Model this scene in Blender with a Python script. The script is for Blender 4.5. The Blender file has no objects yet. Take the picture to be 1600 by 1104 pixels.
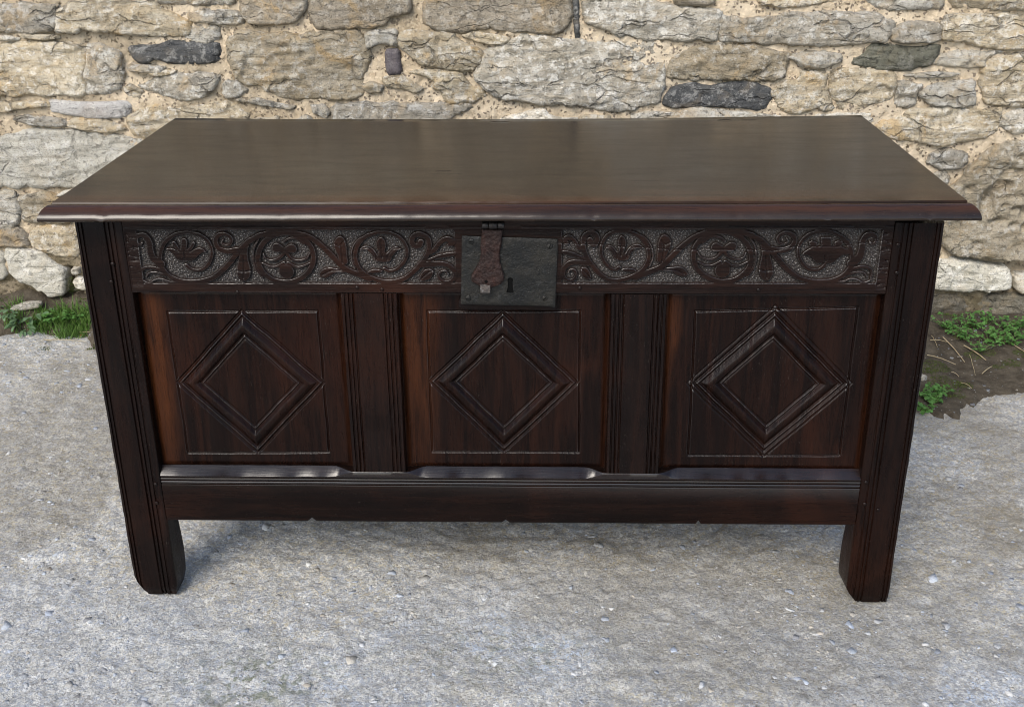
import bpy, math, random
import numpy as np
from mathutils import Matrix, Vector
from mathutils.geometry import delaunay_2d_cdt

# ------------------------------------------------------------------ camera
scene = bpy.context.scene
CAM=dict(f=1759.5969277640986,pos=[0.0579, -1.48911, 1.07418],rt=[0.999536, 0.029398, -0.007924],up=[-0.004459, 0.398794, 0.91703],fw=[-0.030119, 0.916569, -0.398741])
cd = bpy.data.cameras.new('camera'); cam = bpy.data.objects.new('camera', cd)
scene.collection.objects.link(cam)
cd.sensor_fit = 'HORIZONTAL'; cd.sensor_width = 36; cd.lens = CAM['f'] / 1600 * 36
cd.clip_start = .05; cd.clip_end = 500
r, u, w, p = CAM['rt'], CAM['up'], CAM['fw'], CAM['pos']
cam.matrix_world = Matrix(((r[0], u[0], -w[0], p[0]), (r[1], u[1], -w[1], p[1]), (r[2], u[2], -w[2], p[2]), (0, 0, 0, 1)))
scene.camera = cam

# ------------------------------------------------------------------ sky, sun, exposure
SUN_EL, SUN_AZ = math.radians(41), math.radians(204)     # azimuth clockwise from +Y: behind and left of the camera
world = bpy.data.worlds.new('World'); scene.world = world; world.use_nodes = True
wn = world.node_tree; wn.nodes.clear()
wo = wn.nodes.new('ShaderNodeOutputWorld'); wb = wn.nodes.new('ShaderNodeBackground'); ws = wn.nodes.new('ShaderNodeTexSky')
ws.sky_type = 'NISHITA'; ws.sun_disc = False; ws.sun_elevation = SUN_EL; ws.sun_rotation = SUN_AZ
ws.air_density = 1.0; ws.dust_density = 1.5; ws.ozone_density = 1.0
wb.inputs['Strength'].default_value = .12
wn.links.new(ws.outputs[0], wb.inputs[0]); wn.links.new(wb.outputs[0], wo.inputs[0])
sd = bpy.data.lights.new('sun', 'SUN'); sun = bpy.data.objects.new('sun', sd); scene.collection.objects.link(sun)
sd.energy = 1.5; sd.angle = math.radians(28); sd.color = (1.0, .94, .85)
sdir = Vector((math.sin(SUN_AZ) * math.cos(SUN_EL), math.cos(SUN_AZ) * math.cos(SUN_EL), math.sin(SUN_EL)))
sun.rotation_euler = sdir.to_track_quat('Z', 'Y').to_euler()
sun.location = sdir * 20
vs = scene.view_settings
vs.view_transform = 'Standard'; vs.look = 'None'; vs.gamma = 1; vs.use_curve_mapping = False; vs.exposure = 1.12
scene.cycles.filter_width = 1.0; scene.cycles.use_denoising = True
scene.render.resolution_x = 1024; scene.render.resolution_y = 706

rng = np.random.default_rng(7); random.seed(7)
YW = 1.18      # wall face

# ------------------------------------------------------------------ traced outlines (mm)
S = [('g',[(-1273,786),(-1085,783),(-1074,773),(-1081,737),(-1115,722),(-1161,725),(-1283,733)]),('w',[(-1072,766),(-1039,785),(-998,822),(-830,822),(-839,774),(-767,750),(-767,731),(-781,716),(-852,714),(-933,719),(-1013,728),(-1029,720),(-1079,721)]),('g',[(-913,822),(-840,822),(-850,789),(-882,788),(-910,790)]),('g',[(-828,822),(-661,821),(-673,784),(-723,782),(-763,784),(-828,786)]),('g',[(-763,762),(-739,769),(-665,766),(-650,752),(-655,741),(-698,740),(-757,748)]),('b',[(-641,821),(-495,820),(-505,763),(-532,742),(-587,742),(-632,745),(-647,764)]),('p',[(-779,711),(-759,733),(-706,731),(-706,706),(-738,698),(-768,702)]),('d',[(-912,687),(-846,690),(-814,699),(-718,694),(-715,672),(-725,655),(-769,651),(-825,652),(-854,662),(-871,653),(-894,655)]),('g',[(-924,642),(-912,650),(-877,645),(-846,643),(-853,630),(-879,632),(-920,633)]),('w',[(-879,629),(-843,635),(-812,635),(-828,625),(-860,622)]),('g',[(-901,600),(-866,613),(-823,625),(-741,627),(-721,622),(-724,597),(-746,582),(-790,566),(-851,575),(-880,590)]),('w',[(-947,588),(-930,600),(-900,585),(-908,575),(-929,572)]),('g',[(-709,597),(-697,607),(-672,605),(-648,589),(-675,574),(-701,572),(-710,582)]),('w',[(-1291,696),(-1120,696),(-1026,693),(-1022,673),(-1036,633),(-1039,578),(-1099,578),(-1141,578),(-1193,581),(-1315,578)]),('g',[(-1019,690),(-988,694),(-954,678),(-940,668),(-940,633),(-956,598),(-984,583),(-1036,579),(-1033,628)]),('w',[(-1319,558),(-1201,563),(-1144,560),(-1141,550),(-1199,547),(-1232,540),(-1323,540)]),('k',[(-1123,558),(-1107,564),(-1040,558),(-956,560),(-945,552),(-950,531),(-972,526),(-1030,525),(-1081,532),(-1119,539)]),('g',[(-1219,521),(-1181,529),(-1118,526),(-1097,511),(-1106,505),(-1164,506),(-1200,512)]),('w',[(-1092,510),(-1062,521),(-1009,521),(-970,505),(-963,497),(-998,489),(-1040,493),(-1081,499)]),('l',[(-1339,459),(-1250,478),(-1159,495),(-1059,487),(-938,474),(-910,465),(-914,389),(-933,364),(-1048,357),(-1219,357),(-1358,364)]),('w',[(-937,531),(-864,552),(-802,546),(-750,554),(-698,556),(-657,526),(-673,489),(-790,474),(-886,469),(-926,485),(-938,511)]),('w',[(-681,701),(-644,726),(-594,718),(-544,712),(-408,721),(-383,722),(-369,696),(-356,665),(-378,621),(-371,589),(-403,566),(-479,571),(-525,567),(-585,579),(-614,597),(-651,604),(-672,619),(-679,664)]),('g',[(-676,563),(-634,569),(-584,557),(-548,552),(-559,544),(-600,549)]),('g',[(-502,551),(-471,551),(-459,536),(-468,523),(-493,533)]),('b',[(-476,820),(-255,819),(-261,763),(-299,756),(-318,737),(-378,729),(-422,729),(-467,726),(-482,749)]),('p',[(-1285,725),(-1183,712),(-1190,706),(-1289,704)]),('w',[(-1167,719),(-1086,715),(-1086,708),(-1123,706),(-1153,709)]),('b',[(-209,818),(100,817),(108,761),(101,732),(76,714),(41,719),(1,720),(-33,716),(-78,727),(-123,721),(-183,721),(-219,738),(-216,762)]),('p',[(-360,718),(-292,724),(-293,688),(-329,695),(-360,685)]),('w',[(-286,707),(-273,717),(-163,716),(-134,694),(-99,675),(-92,650),(-120,638),(-145,633),(-201,638),(-235,651),(-255,665),(-282,685)]),('w',[(-133,710),(-103,717),(-38,708),(-36,695),(-74,694),(-113,701)]),('g',[(-105,625),(-92,645),(-86,675),(-44,689),(6,713),(51,709),(101,698),(151,695),(225,697),(299,695),(320,680),(331,649),(328,604),(315,554),(280,552),(230,537),(169,547),(118,552),(52,555),(6,562),(-45,568),(-75,583),(-100,608)]),('v',[(-318,673),(-287,676),(-284,631),(-315,627)]),('w',[(-262,623),(-236,631),(-140,628),(-131,601),(-100,595),(-86,575),(-127,558),(-178,560),(-192,581),(-212,596),(-202,608)]),('w',[(-326,611),(-298,621),(-258,606),(-238,591),(-259,583),(-289,590),(-314,594)]),('w',[(-375,595),(-354,606),(-329,596),(-335,585),(-361,583)]),('g',[(-440,550),(-383,558),(-280,556),(-137,553),(-127,540),(-179,520),(-190,494),(-335,484),(-439,494)]),('p',[(-46,519),(1,529),(47,541),(67,524),(128,519),(78,493),(-15,494)]),('p',[(268,529),(321,534),(377,529),(379,508),(266,509)]),('g',[(142,782),(209,816),(297,784),(370,771),(448,764),(450,738),(442,700),(359,699),(285,703),(212,715),(142,747)]),('b',[(339,816),(439,815),(427,780),(355,779)]),('d',[(112,817),(125,817),(130,754),(131,718),(122,716),(117,754)]),('w',[(346,658),(385,678),(449,685),(533,680),(611,665),(602,628),(588,612),(513,611),(453,611),(393,609),(348,617)]),('g',[(459,752),(468,758),(518,741),(567,751),(610,756),(668,758),(726,758),(795,755),(831,734),(829,715),(812,696),(783,692),(743,691),(655,691),(556,694),(522,697),(463,699)]),('w',[(523,815),(720,814),(695,781),(647,777),(589,774),(550,777)]),('p',[(764,813),(939,813),(943,769),(890,769),(827,764),(792,777)]),('w',[(958,812),(1194,811),(1202,766),(1025,765),(976,771)]),('g',[(837,724),(884,736),(938,734),(953,714),(953,697),(890,694),(851,697)]),('d',[(343,569),(364,593),(409,599),(430,592),(489,600),(529,600),(565,589),(576,574),(563,549),(544,541),(518,546),(452,549),(367,546),(343,554)]),('p',[(616,660),(667,671),(726,667),(728,650),(690,638),(655,639)]),('o',[(765,650),(790,672),(812,693),(832,691),(877,678),(950,687),(948,661),(936,647),(893,633),(829,635),(773,644)]),('w',[(958,733),(965,747),(1051,754),(1206,742),(1218,677),(1112,679),(1058,683),(1017,690),(968,697)]),('p',[(945,647),(967,665),(1001,670),(1074,671),(1090,666),(1061,658),(1059,641),(1025,639),(971,642)]),('w',[(578,581),(604,601),(641,608),(647,626),(707,628),(704,613),(712,578),(731,543),(689,543),(640,533),(609,538),(587,564)]),('w',[(714,628),(760,632),(825,627),(862,618),(865,578),(848,556),(794,548),(760,543),(740,542),(721,573),(713,608)]),('g',[(869,599),(887,604),(928,594),(915,578),(919,558),(900,543),(872,550)]),('p',[(883,619),(948,625),(1003,621),(980,614),(901,614)]),('p',[(919,577),(953,592),(977,599),(1045,606),(1048,568),(1054,550),(1019,545),(959,553)]),('w',[(1054,631),(1072,650),(1115,662),(1220,667),(1241,552),(1118,550),(1074,553),(1063,592)]),('w',[(835,497),(863,515),(901,533),(970,542),(1071,537),(1110,541),(1111,520),(1118,492),(1066,471),(982,455),(909,472),(868,477)]),('p',[(390,538),(427,544),(494,534),(605,526),(607,503),(379,503)]),('p',[(691,526),(741,532),(811,535),(818,513),(794,505),(698,508)]),('g',[(1119,512),(1136,532),(1242,546),(1252,489),(1159,486),(1127,497)]),('g',[(965,414),(972,433),(1003,446),(1050,434),(1056,417),(1042,401),(990,401)]),('p',[(985,385),(1011,390),(1022,378),(1016,363),(996,367)]),('e',[(1029,356),(1052,377),(1062,401),(1096,436),(1124,463),(1256,470),(1310,174),(1191,173),(1115,183),(1039,194),(1020,231),(1006,287),(1012,336)]),('l',[(1024,108),(1027,161),(1084,165),(1196,144),(1212,98),(1178,88),(1095,92),(1029,95)]),('p',[(1219,127),(1317,134),(1327,81),(1233,88)]),('m',[(995,71),(1056,79),(1133,68),(1328,72),(1342,-3),(1181,-15),(1041,-15),(998,-4)]),('p',[(-1363,341),(-1249,341),(-1247,293),(-1253,264),(-1281,246),(-1382,246)]),('w',[(-1244,330),(-1187,338),(-1146,332),(-1106,325),(-1121,268),(-1199,268),(-1244,271),(-1243,307)]),('p',[(-1153,332),(-1130,344),(-1107,348),(-1125,335)]),('b',[(-1383,241),(-1265,255),(-1242,228),(-1246,204),(-1391,200)]),('w',[(-1237,231),(-1216,251),(-1166,255),(-1112,246),(-1119,178),(-1178,184),(-1232,204)]),('l',[(-1301,192),(-1265,196),(-1228,192),(-1206,186),(-1195,173),(-1187,155),(-1169,148),(-1163,137),(-1172,98),(-1182,75),(-1215,69),(-1226,83),(-1250,89),(-1274,103),(-1291,114),(-1306,134),(-1308,167)]),('l',[(-1394,187),(-1306,184),(-1310,156),(-1310,128),(-1326,114),(-1410,108)]),('g',[(-1144,140),(-1135,147),(-1121,147),(-1123,131),(-1140,129)]),('p',[(-1142,109),(-1129,116),(-1111,113),(-1111,92),(-1125,89),(-1138,95)])]
HOL = [(1146,356,21.8,13.1,38),(1118,321,17.5,32,26),(1168,390,27.6,11.1,18),(1158,311,8.7,5.8,12),(1187,303,12.2,7,14),(1209,297,11.6,16,18),(1187,263,11.1,7.6,12),(1214,257,8.1,11.6,14),(1147,271,23.3,8.1,16),(1176,428,11.6,8.7,8),(1062,351,11.6,10.2,8),(1105,217,11.6,7.3,9),(1093,201,8.7,4.4,8)]
LS = [([(-449.1,559.4),(-441.4,552.6),(-427.8,552.6),(-416.3,563),(-410.2,578.9),(-414.3,594.7),(-426.7,604.3),(-443.2,607.2),(-460.5,603.4),(-475.1,592.5),(-482.7,578.8),(-485.1,564.6),(-482.2,552.1),(-473.3,541.8),(-457.3,535.5),(-436.8,534.6),(-415.6,539.7),(-397.1,552.7),(-383.6,566.6),(-370.1,582.5),(-357.1,593.9),(-341.1,602.7),(-323.9,607),(-303.7,607.4)],5.36,9.08),([(-506.9,592),(-510.7,589),(-514.8,592.5),(-514.3,599.5),(-508.7,603.3),(-501.3,601.6),(-497,592.5),(-497.1,580.5),(-494.6,569.9),(-484.7,561.1)],3.3,12.79),([(-514.9,538.6),(-514.1,549.4),(-508.7,554.8),(-499.1,556),(-490.8,553.9),(-481.2,549.5)],4.13,6.19),([(-508.8,541.3),(-503.3,547.6),(-495,548.5),(-485.9,545.9),(-480,545)],2.89,5.36),([(-515.7,537.3),(-504.9,532.7),(-496.5,537.4),(-486,538.7),(-476.3,534.5),(-460.9,533.5)],2.06,4.13),([(-373.6,581.6),(-389,579.8),(-400,584.2),(-403.9,594.7),(-399,603.1),(-389.6,605.2),(-381.4,599.7),(-382.3,591.3),(-388.9,588.6),(-394.7,592.1),(-392.7,596.9)],9.49,2.89),([(-267.8,570.7),(-268.4,580.1),(-271.6,588.7),(-277.2,596.1),(-284.8,601.8),(-293.8,605.4),(-303.8,606.6),(-314,605.3),(-323.7,601.8),(-332.3,596.1),(-339.2,588.6),(-344,579.9),(-346.3,570.6),(-345.8,561.2),(-342.8,552.4),(-337.2,544.8),(-329.6,539),(-320.4,535.3),(-310.2,534.1),(-299.9,535.4),(-290,539.1),(-281.4,544.9),(-274.5,552.5),(-269.9,561.3),(-267.8,570.7)],8.25,8.25),([(-342.3,598.3),(-350.5,584.3),(-352.9,568.4),(-350.1,554.2),(-342.7,542.6)],3.3,4.54),([(-318.3,585.2),(-311,582.6),(-308.6,580.9)],14.44,4.13),([(-297,584.1),(-304.3,582.3),(-308.1,580.5)],14.44,4.13),([(-308.4,592.8),(-301.2,598),(-289.4,598.8),(-279.1,591.4)],3.71,5.36),([(-338.2,576.4),(-335.1,568.8),(-326,566.4),(-315.5,570.3),(-308,578.2)],2.89,5.78),([(-305.5,578.2),(-298.7,568.9),(-288.7,566.4),(-278.3,569.5),(-272.6,577.4)],5.78,2.89),([(-341.3,562.8),(-330.2,557.5),(-320,557.9),(-310.2,563.2)],3.3,5.36),([(-304.3,563.2),(-294.6,557.6),(-284.4,557.6),(-273.8,563.3)],5.36,3.3),([(-308.1,550.8),(-307.8,550.2)],21.86,22.28),([(-302.7,607.1),(-287.7,606.2),(-273,601.6),(-261.8,594.1),(-250.8,583.6),(-241.5,573.1),(-232.2,561.6),(-224.2,554.5),(-212.7,548.9),(-201.2,543.9),(-191.3,539.4)],8.25,9.49),([(-169.2,555),(-161.5,551.1),(-150.2,555.1),(-139.5,567.1),(-136,581.2),(-141.5,596),(-152.8,604.7),(-168.9,607.6),(-187.1,604.5),(-201.1,594.2),(-208.3,579.3),(-208.1,563.4),(-200.5,549.6),(-185.8,540),(-166.1,535.4),(-145.6,538.3),(-129.9,548.5),(-117.5,561.9),(-109.5,573.3),(-104.8,586.5),(-106.4,598.7),(-115.8,604.7),(-125,603),(-129.2,594.8),(-125.6,588.5),(-118.9,589.1),(-116.2,593.8)],5.36,9.08),([(-189.1,605.5),(-202.9,597.7),(-212.1,584.6),(-214.5,568.7),(-210.6,556.3)],2.06,2.89),([(-114.2,560.1),(-97.3,561.9),(-82.2,561.1),(-72,553.1),(-70.1,543.3),(-75.4,536.7),(-85.6,535.6),(-92.6,541.5),(-91,549.5),(-83.4,551.3),(-79.6,546.9)],9.49,3.3)]
LP = [[(-453.6,580.6),(-453.5,592),(-451.1,598.2),(-446.6,599.9),(-443.1,597.3),(-443.3,590.3),(-445.6,580.6),(-436.3,594.7),(-432.7,593.8),(-432.1,590.3),(-437.8,582.4),(-443.4,578),(-432.4,585.1),(-423.8,586.3),(-416.7,577.5),(-424.4,578),(-431.4,572.2),(-437.3,565.6),(-449.4,563.8),(-461.1,566.1),(-464.5,572.6),(-469.5,579.7),(-476.5,582),(-471.3,585.9),(-462.2,584.1),(-455.3,578),(-461.3,584.1),(-466.2,592.5),(-463.2,595.5),(-459.2,594.3)],[(-370.5,579),(-376.6,561.3),(-379.8,547),(-375.7,537.2),(-369.2,534.1),(-360.9,539.9),(-357.2,550.6),(-358.9,563.1),(-360,579),(-354.8,591.3),(-366.7,582.5)],[(-238.5,592.4),(-234.5,600.2),(-227.6,604.1),(-221.6,598.2),(-219.5,588),(-219.8,575.8),(-218.7,561.6),(-228.9,559.8),(-234.6,575.7),(-238.2,584.5)],[(-222.7,552.7),(-229.4,553.1),(-239.4,555.9),(-252.9,556.6),(-260.1,550.9),(-264,543.7),(-254.1,539.6),(-246.2,543.8),(-238.2,548.8),(-221.3,548.3)],[(-177.1,581.1),(-179.7,588.1),(-177.9,596.8),(-171.2,602.9),(-165.3,596.8),(-164.1,588.1),(-167.1,579.4),(-163.8,577.6),(-156.4,585.5),(-149.9,587.8),(-141.8,582.1),(-148.5,582),(-155.2,575),(-159.1,565.3),(-169.6,563.5),(-183,564.9),(-185.5,575.5),(-192.1,583.2),(-204.3,580.7),(-198.5,588.1),(-190,589),(-181.7,583.2),(-176.7,573.2)],[(-195.8,548.9),(-187,554.3),(-176.9,554.6),(-169.5,550.7),(-179,547.5),(-189.2,546.2)],[(-110.4,571.6),(-98.1,588.2),(-89.3,599.6),(-77.6,603.6),(-68.1,598.7),(-66.6,591.8),(-73.1,586.5),(-82.2,588.3),(-77,593.2),(-82.8,594.4),(-88.9,588.3),(-95.1,578.6)],[(-112.3,567.2),(-96.9,574.2),(-83.3,578.7),(-66.6,581),(-66.2,574.3),(-78.5,571.3),(-90.3,569.5),(-107.3,564.5)],[(-122,535.5),(-119.8,545.9),(-112.7,554.8),(-99.2,555.2),(-101.4,542.3),(-111.8,536.1)]]
LG = [([(-449,580.6),(-450,566.5)],1),([(-366.4,572),(-368.7,550.6),(-369.8,539.9)],1),([(-377.6,551.5),(-368.8,549.7),(-358,552.1)],1),([(-228.6,589.8),(-228.1,577.5),(-227,563.4)],1),([(-236.8,591.5),(-229.5,588),(-224.9,594.1)],1),([(-257.1,545.5),(-244.8,550.9),(-229.5,552.4)],0.9),([(-172.2,596),(-172,582.9),(-171.2,571.5)],1.2),([(-198.7,584.2),(-188.6,585.5),(-181.5,577.6),(-179.5,567.9)],0.9),([(-146.7,584.7),(-155.1,583.8),(-162.3,575.9),(-164.3,567.9)],0.9),([(-120.2,537.8),(-109.6,547.7),(-101,553)],0.8)]
RS = [([(443.6,562.2),(435.9,555.4),(422.4,555.4),(410.9,565.8),(404.9,581.7),(408.9,597.5),(421.3,607.1),(437.7,610),(454.9,606.2),(469.5,595.3),(477,581.6),(479.4,567.4),(476.5,554.9),(467.7,544.6),(451.7,538.3),(431.3,537.4),(410.2,542.5),(391.8,555.5),(378.4,569.4),(364.9,585.3),(352,596.7),(336,605.5),(318.9,609.8),(298.6,610.2)],5.36,9.08),([(501.1,594.8),(504.9,591.8),(509,595.3),(508.5,602.3),(502.9,606.1),(495.5,604.4),(491.2,595.3),(491.3,583.3),(488.9,572.7),(479,563.9)],3.3,12.79),([(509.1,541.4),(508.3,552.2),(502.9,557.6),(493.3,558.8),(485.1,556.7),(475.5,552.3)],4.13,6.19),([(503,544.1),(497.5,550.4),(489.3,551.3),(480.2,548.7),(474.3,547.8)],2.89,5.36),([(509.9,540.1),(499.1,535.5),(490.7,540.2),(480.3,541.5),(470.7,537.3),(455.3,536.3)],2.06,4.13),([(368.4,584.4),(383.7,582.6),(394.7,587),(398.6,597.5),(393.7,605.9),(384.3,608),(376.2,602.5),(377.1,594.1),(383.6,591.4),(389.4,594.9),(387.4,599.7)],9.49,2.89),([(261.2,573.5),(261.8,582.9),(265.2,591.5),(271,598.9),(278.9,604.6),(288.3,608.2),(298.7,609.4),(309.1,608.1),(318.7,604.6),(327.3,598.9),(334.1,591.4),(338.9,582.7),(341.2,573.4),(340.7,564),(337.7,555.2),(332.2,547.6),(324.6,541.8),(315.4,538.1),(305.3,536.9),(294.7,538.2),(284.4,541.9),(275.4,547.7),(268.2,555.3),(263.4,564.1),(261.2,573.5)],8.25,8.25),([(337.2,601.1),(345.4,587.1),(347.8,571.2),(345,557),(337.6,545.4)],3.3,4.54),([(313.3,588),(306.1,585.4),(303.7,583.7)],14.44,4.13),([(291.6,586.9),(299.3,585.1),(303.2,583.3)],14.44,4.13),([(303.5,595.6),(296,600.8),(283.7,601.6),(273,594.2)],3.71,5.36),([(333.2,579.2),(330.1,571.6),(321,569.2),(310.5,573.1),(303.1,581)],2.89,5.78),([(300.5,581),(293.4,571.7),(283,569.2),(272.2,572.3),(266.2,580.2)],5.78,2.89),([(336.2,565.6),(325.2,560.3),(315,560.7),(305.3,566)],3.3,5.36),([(299.3,566),(289.1,560.4),(278.5,560.4),(267.5,566.1)],5.36,3.3),([(303.2,553.6),(302.9,553)],21.86,22.28),([(297.6,609.9),(282,609),(266.6,604.4),(255,596.9),(243.5,586.4),(233.8,575.9),(224.1,564.4),(215.8,557.3),(203.8,551.7),(191.8,546.7),(181.5,542.2)],8.25,9.49),([(159.5,557.8),(153.4,553.9),(144.5,557.9),(136.1,569.9),(133.4,584),(137.7,598.8),(146.6,607.5),(159.3,610.4),(177.1,607.3),(191.7,597),(199.2,582.1),(199,566.2),(191.1,552.4),(175.7,542.8),(157.1,538.2),(140.9,541.1),(128.6,551.3),(118.8,564.7),(112.5,576.1),(108.8,589.3),(110.1,601.5),(117.5,607.5),(124.7,605.8),(128,597.6),(125.2,591.3),(119.9,591.9),(117.8,596.6)],5.36,9.08),([(179.2,608.3),(193.6,600.5),(203.1,587.4),(205.6,571.5),(201.6,559.1)],2.06,2.89),([(116.2,562.9),(102.9,564.7),(91,563.9),(83,555.9),(81.5,546.1),(85.7,539.5),(93.7,538.4),(99.2,544.3),(98,552.3),(92,554.1),(89,549.7)],9.49,3.3)]
RP = [[(365.3,581.8),(371.4,564.1),(374.6,549.8),(370.5,540),(364,536.9),(355.8,542.7),(352.1,553.4),(353.8,565.9),(354.9,581.8),(349.7,594.1),(361.5,585.3)],[(230.7,595.2),(226.5,603),(219.3,606.9),(213.1,601),(210.9,590.8),(211.2,578.6),(210,564.4),(220.7,562.6),(226.6,578.5),(230.4,587.3)],[(214.2,555.5),(221.2,555.9),(231.6,558.7),(245.7,559.4),(253.2,553.7),(257.2,546.5),(246.9,542.4),(238.7,546.6),(230.4,551.6),(212.7,551.1)],[(166.7,583.9),(169.4,590.9),(167.5,599.6),(161.1,605.7),(156.4,599.6),(155.5,590.9),(157.8,582.2),(155.3,580.4),(149.4,588.3),(144.3,590.6),(137.9,584.9),(143.2,584.8),(148.5,577.8),(151.6,568.1),(159.8,566.3),(172.8,567.7),(175.4,578.3),(182.3,586),(195,583.5),(189,590.9),(180.1,591.8),(171.5,586),(166.2,576)],[(186.2,551.7),(177,557.1),(166.5,557.4),(159.7,553.5),(168.6,550.3),(179.3,549)],[(113.2,574.4),(103.5,591),(96.6,602.4),(87.4,606.4),(79.9,601.5),(78.8,594.6),(83.9,589.3),(91,591.1),(86.9,596),(91.5,597.2),(96.3,591.1),(101.2,581.4)],[(114.7,570),(102.6,577),(91.9,581.5),(78.8,583.8),(78.4,577.1),(88.1,574.1),(97.4,572.3),(110.8,567.3)],[(122.4,538.3),(120.6,548.7),(115,557.6),(104.4,558),(106.1,545.1),(114.3,538.9)],[(435.9,587.4),(433.6,602),(448.3,602.1),(450.6,587.4)],[(419.6,587.4),(417.7,595.1),(421.8,597.7),(430.3,594.3),(431,587.4)],[(453.9,587.4),(452.3,594.7),(457.7,597.8),(464.4,596.1),(465,587.5)],[(409.1,577),(415.1,583),(425.9,589.1),(442.2,590),(465.2,589.2),(478.9,580.6),(478,576.7),(463.3,575.8),(457.7,566.6),(450,562.2),(443.1,564.8),(433.4,563.1),(426.5,566.5),(424.2,573.2),(415.8,574.9)]]
RG = [([(361.2,574.8),(363.5,553.4),(364.6,542.7)],1),([(372.4,554.3),(363.6,552.5),(352.9,554.9)],1),([(220.3,592.6),(219.8,580.3),(218.7,566.2)],1),([(228.9,594.3),(221.3,590.8),(216.5,596.9)],1),([(250.1,548.3),(237.2,553.7),(221.3,555.2)],0.9),([(161.9,598.8),(161.7,585.7),(161.1,574.3)],1.2),([(189.2,587),(178.7,588.3),(171.3,580.4),(169.2,570.7)],0.9),([(141.8,587.5),(148.4,586.6),(154.1,578.7),(155.6,570.7)],0.9),([(120.9,540.6),(112.6,550.5),(105.8,555.8)],0.8),([(442.1,575.3),(443.8,566.6)],1)]
CRK = [(74.4,592.9),(104.3,591.7),(134.1,591.2),(154,588.7),(178.8,587),(203.7,586.1),(228.5,583.9),(261.5,583.6),(294.5,584),(319.2,583.4),(339.4,584.1),(370.8,582.1),(399.8,588.2),(429.2,588.8),(458.7,588.8),(481.2,591.8),(505.1,596.5),(532.7,597)]
HASP = [(-30.4,614.7),(-2.1,614.1),(-3.6,595.7),(-6.9,580),(-6,565.7),(-1.4,549.8),(-0.5,542.5),(-5.7,535.2),(-18.9,530),(-34.1,530.7),(-39.5,535.1),(-46.3,539.2),(-46.4,548.2),(-40.4,558.4),(-35,568.5),(-32.7,580),(-32.9,594.3)]
PLATE = [(-58.8,604),(-23.5,602.3),(17.3,601.5),(73,599.2),(73.4,582.8),(72,546.8),(70.3,498.9),(58.5,500.7),(2.8,501.6),(-39.1,502.2),(-62.8,502.9),(-61.2,539.1)]
KEY = [(7.6,543.4),(10.7,542.2),(11.7,539.3),(10.7,535.6),(11.3,526.1),(12.4,520.5),(1.8,520.5),(3.3,526.1),(4.2,535.6),(3.4,539.3),(4.5,542.2)]
BLOCK = [(-66.5,501.7),(71.7,497.7),(71,493.5),(-67.4,495.7)]
SCR = [(-45.6,596.1),(62.6,589.1),(-52.3,512.2),(55.9,512.4)]
PIN = [(-30.3,624),(-20.9,624),(-8.9,624.1),(0.5,624.1)]
CATCH = [(-32.5,535.1),(-20.8,535.2),(-20.3,521.5),(-36.6,521.9)]
HOLE = (-25.9,539.6)
PEG = [(-380.4,519.6),(-209.2,526.9),(-173.9,524.1),(105.1,526.8),(539.2,591.5),(542.7,550.7),(539.2,218.2),(541.7,180.4),(563.1,170.5),(-540.5,205),(-543,172),(-559.2,534.6),(354.5,524.7),(-553.3,561.4)]
STRAW = [((1.015,1.046),(1.028,0.924)),((0.95,0.953),(1.004,0.913)),((1.054,1.011),(1.078,0.932)),((1.045,0.86),(1.083,0.903)),((1.048,0.954),(1.027,0.853)),((1.132,1.088),(1.185,0.982)),((0.976,1.022),(1.019,1.023)),((0.978,0.866),(0.989,0.846)),((0.979,0.804),(0.994,0.778)),((0.99,1.054),(0.984,0.991))]
STRAWL = [((-1.187,1.06),(-1.083,1.048)),((-1.137,1.098),(-1.086,1.09))]
PLR = [(1.05,1.063),(1.065,1.039),(1.109,1.104),(1.149,1.134),(1.147,1.064),(1.188,1.105),(1.199,1.064),(1.084,0.984),(1.169,1.024),(1.037,1.095),(1.23,1.114),(1.14,1.016),(1.09,1.104),(1.119,1.031)]
PLR2 = [(0.884,0.736),(0.894,0.717),(0.863,0.685),(0.915,0.756)]
PLL = [(-1.301,1.132),(-1.264,1.111),(-1.248,1.124),(-1.233,1.159),(-1.199,1.133),(-1.171,1.146),(-1.142,1.134)]
MOSS = [((1.068,1.183),0.036),((1.03,1.204),0.028),((0.953,0.895),0.031),((0.945,0.812),0.036),((0.949,0.759),0.025),((0.983,0.799),0.02),((0.928,0.87),0.02),((1.136,0.926),0.022),((1.1,0.908),0.014),((-1.351,1.283),0.031),((-1.319,1.331),0.022),((-1.248,1.265),0.02),((-1.183,1.275),0.028),((-1.123,1.184),0.022),((-1.34,1.182),0.022),((-1.341,1.321),0.025),((-1.245,1.322),0.025),((-1.393,1.36),0.02),((-1.279,1.298),0.022),((1.06,0.962),0.022),((1.103,0.978),0.017),((1.177,0.978),0.02),((1.061,1.054),0.02),((-1.054,1.012),0.013),((-1.17,1.014),0.014)]
SOIL = [(-1.398,0.992),(-1.308,1.074),(-1.276,1.112),(-1.234,1.13),(-1.163,1.097),(-1.109,1.106),(-1.032,0.984),(-0.984,0.939)]
SOILR = [(0.841,0.72),(0.856,0.689),(0.904,0.683),(0.901,0.653),(0.925,0.653),(0.944,0.69),(0.974,0.709),(0.972,0.737),(1.005,0.76),(1.044,0.754),(1.107,0.774),(1.201,0.802)]

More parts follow.
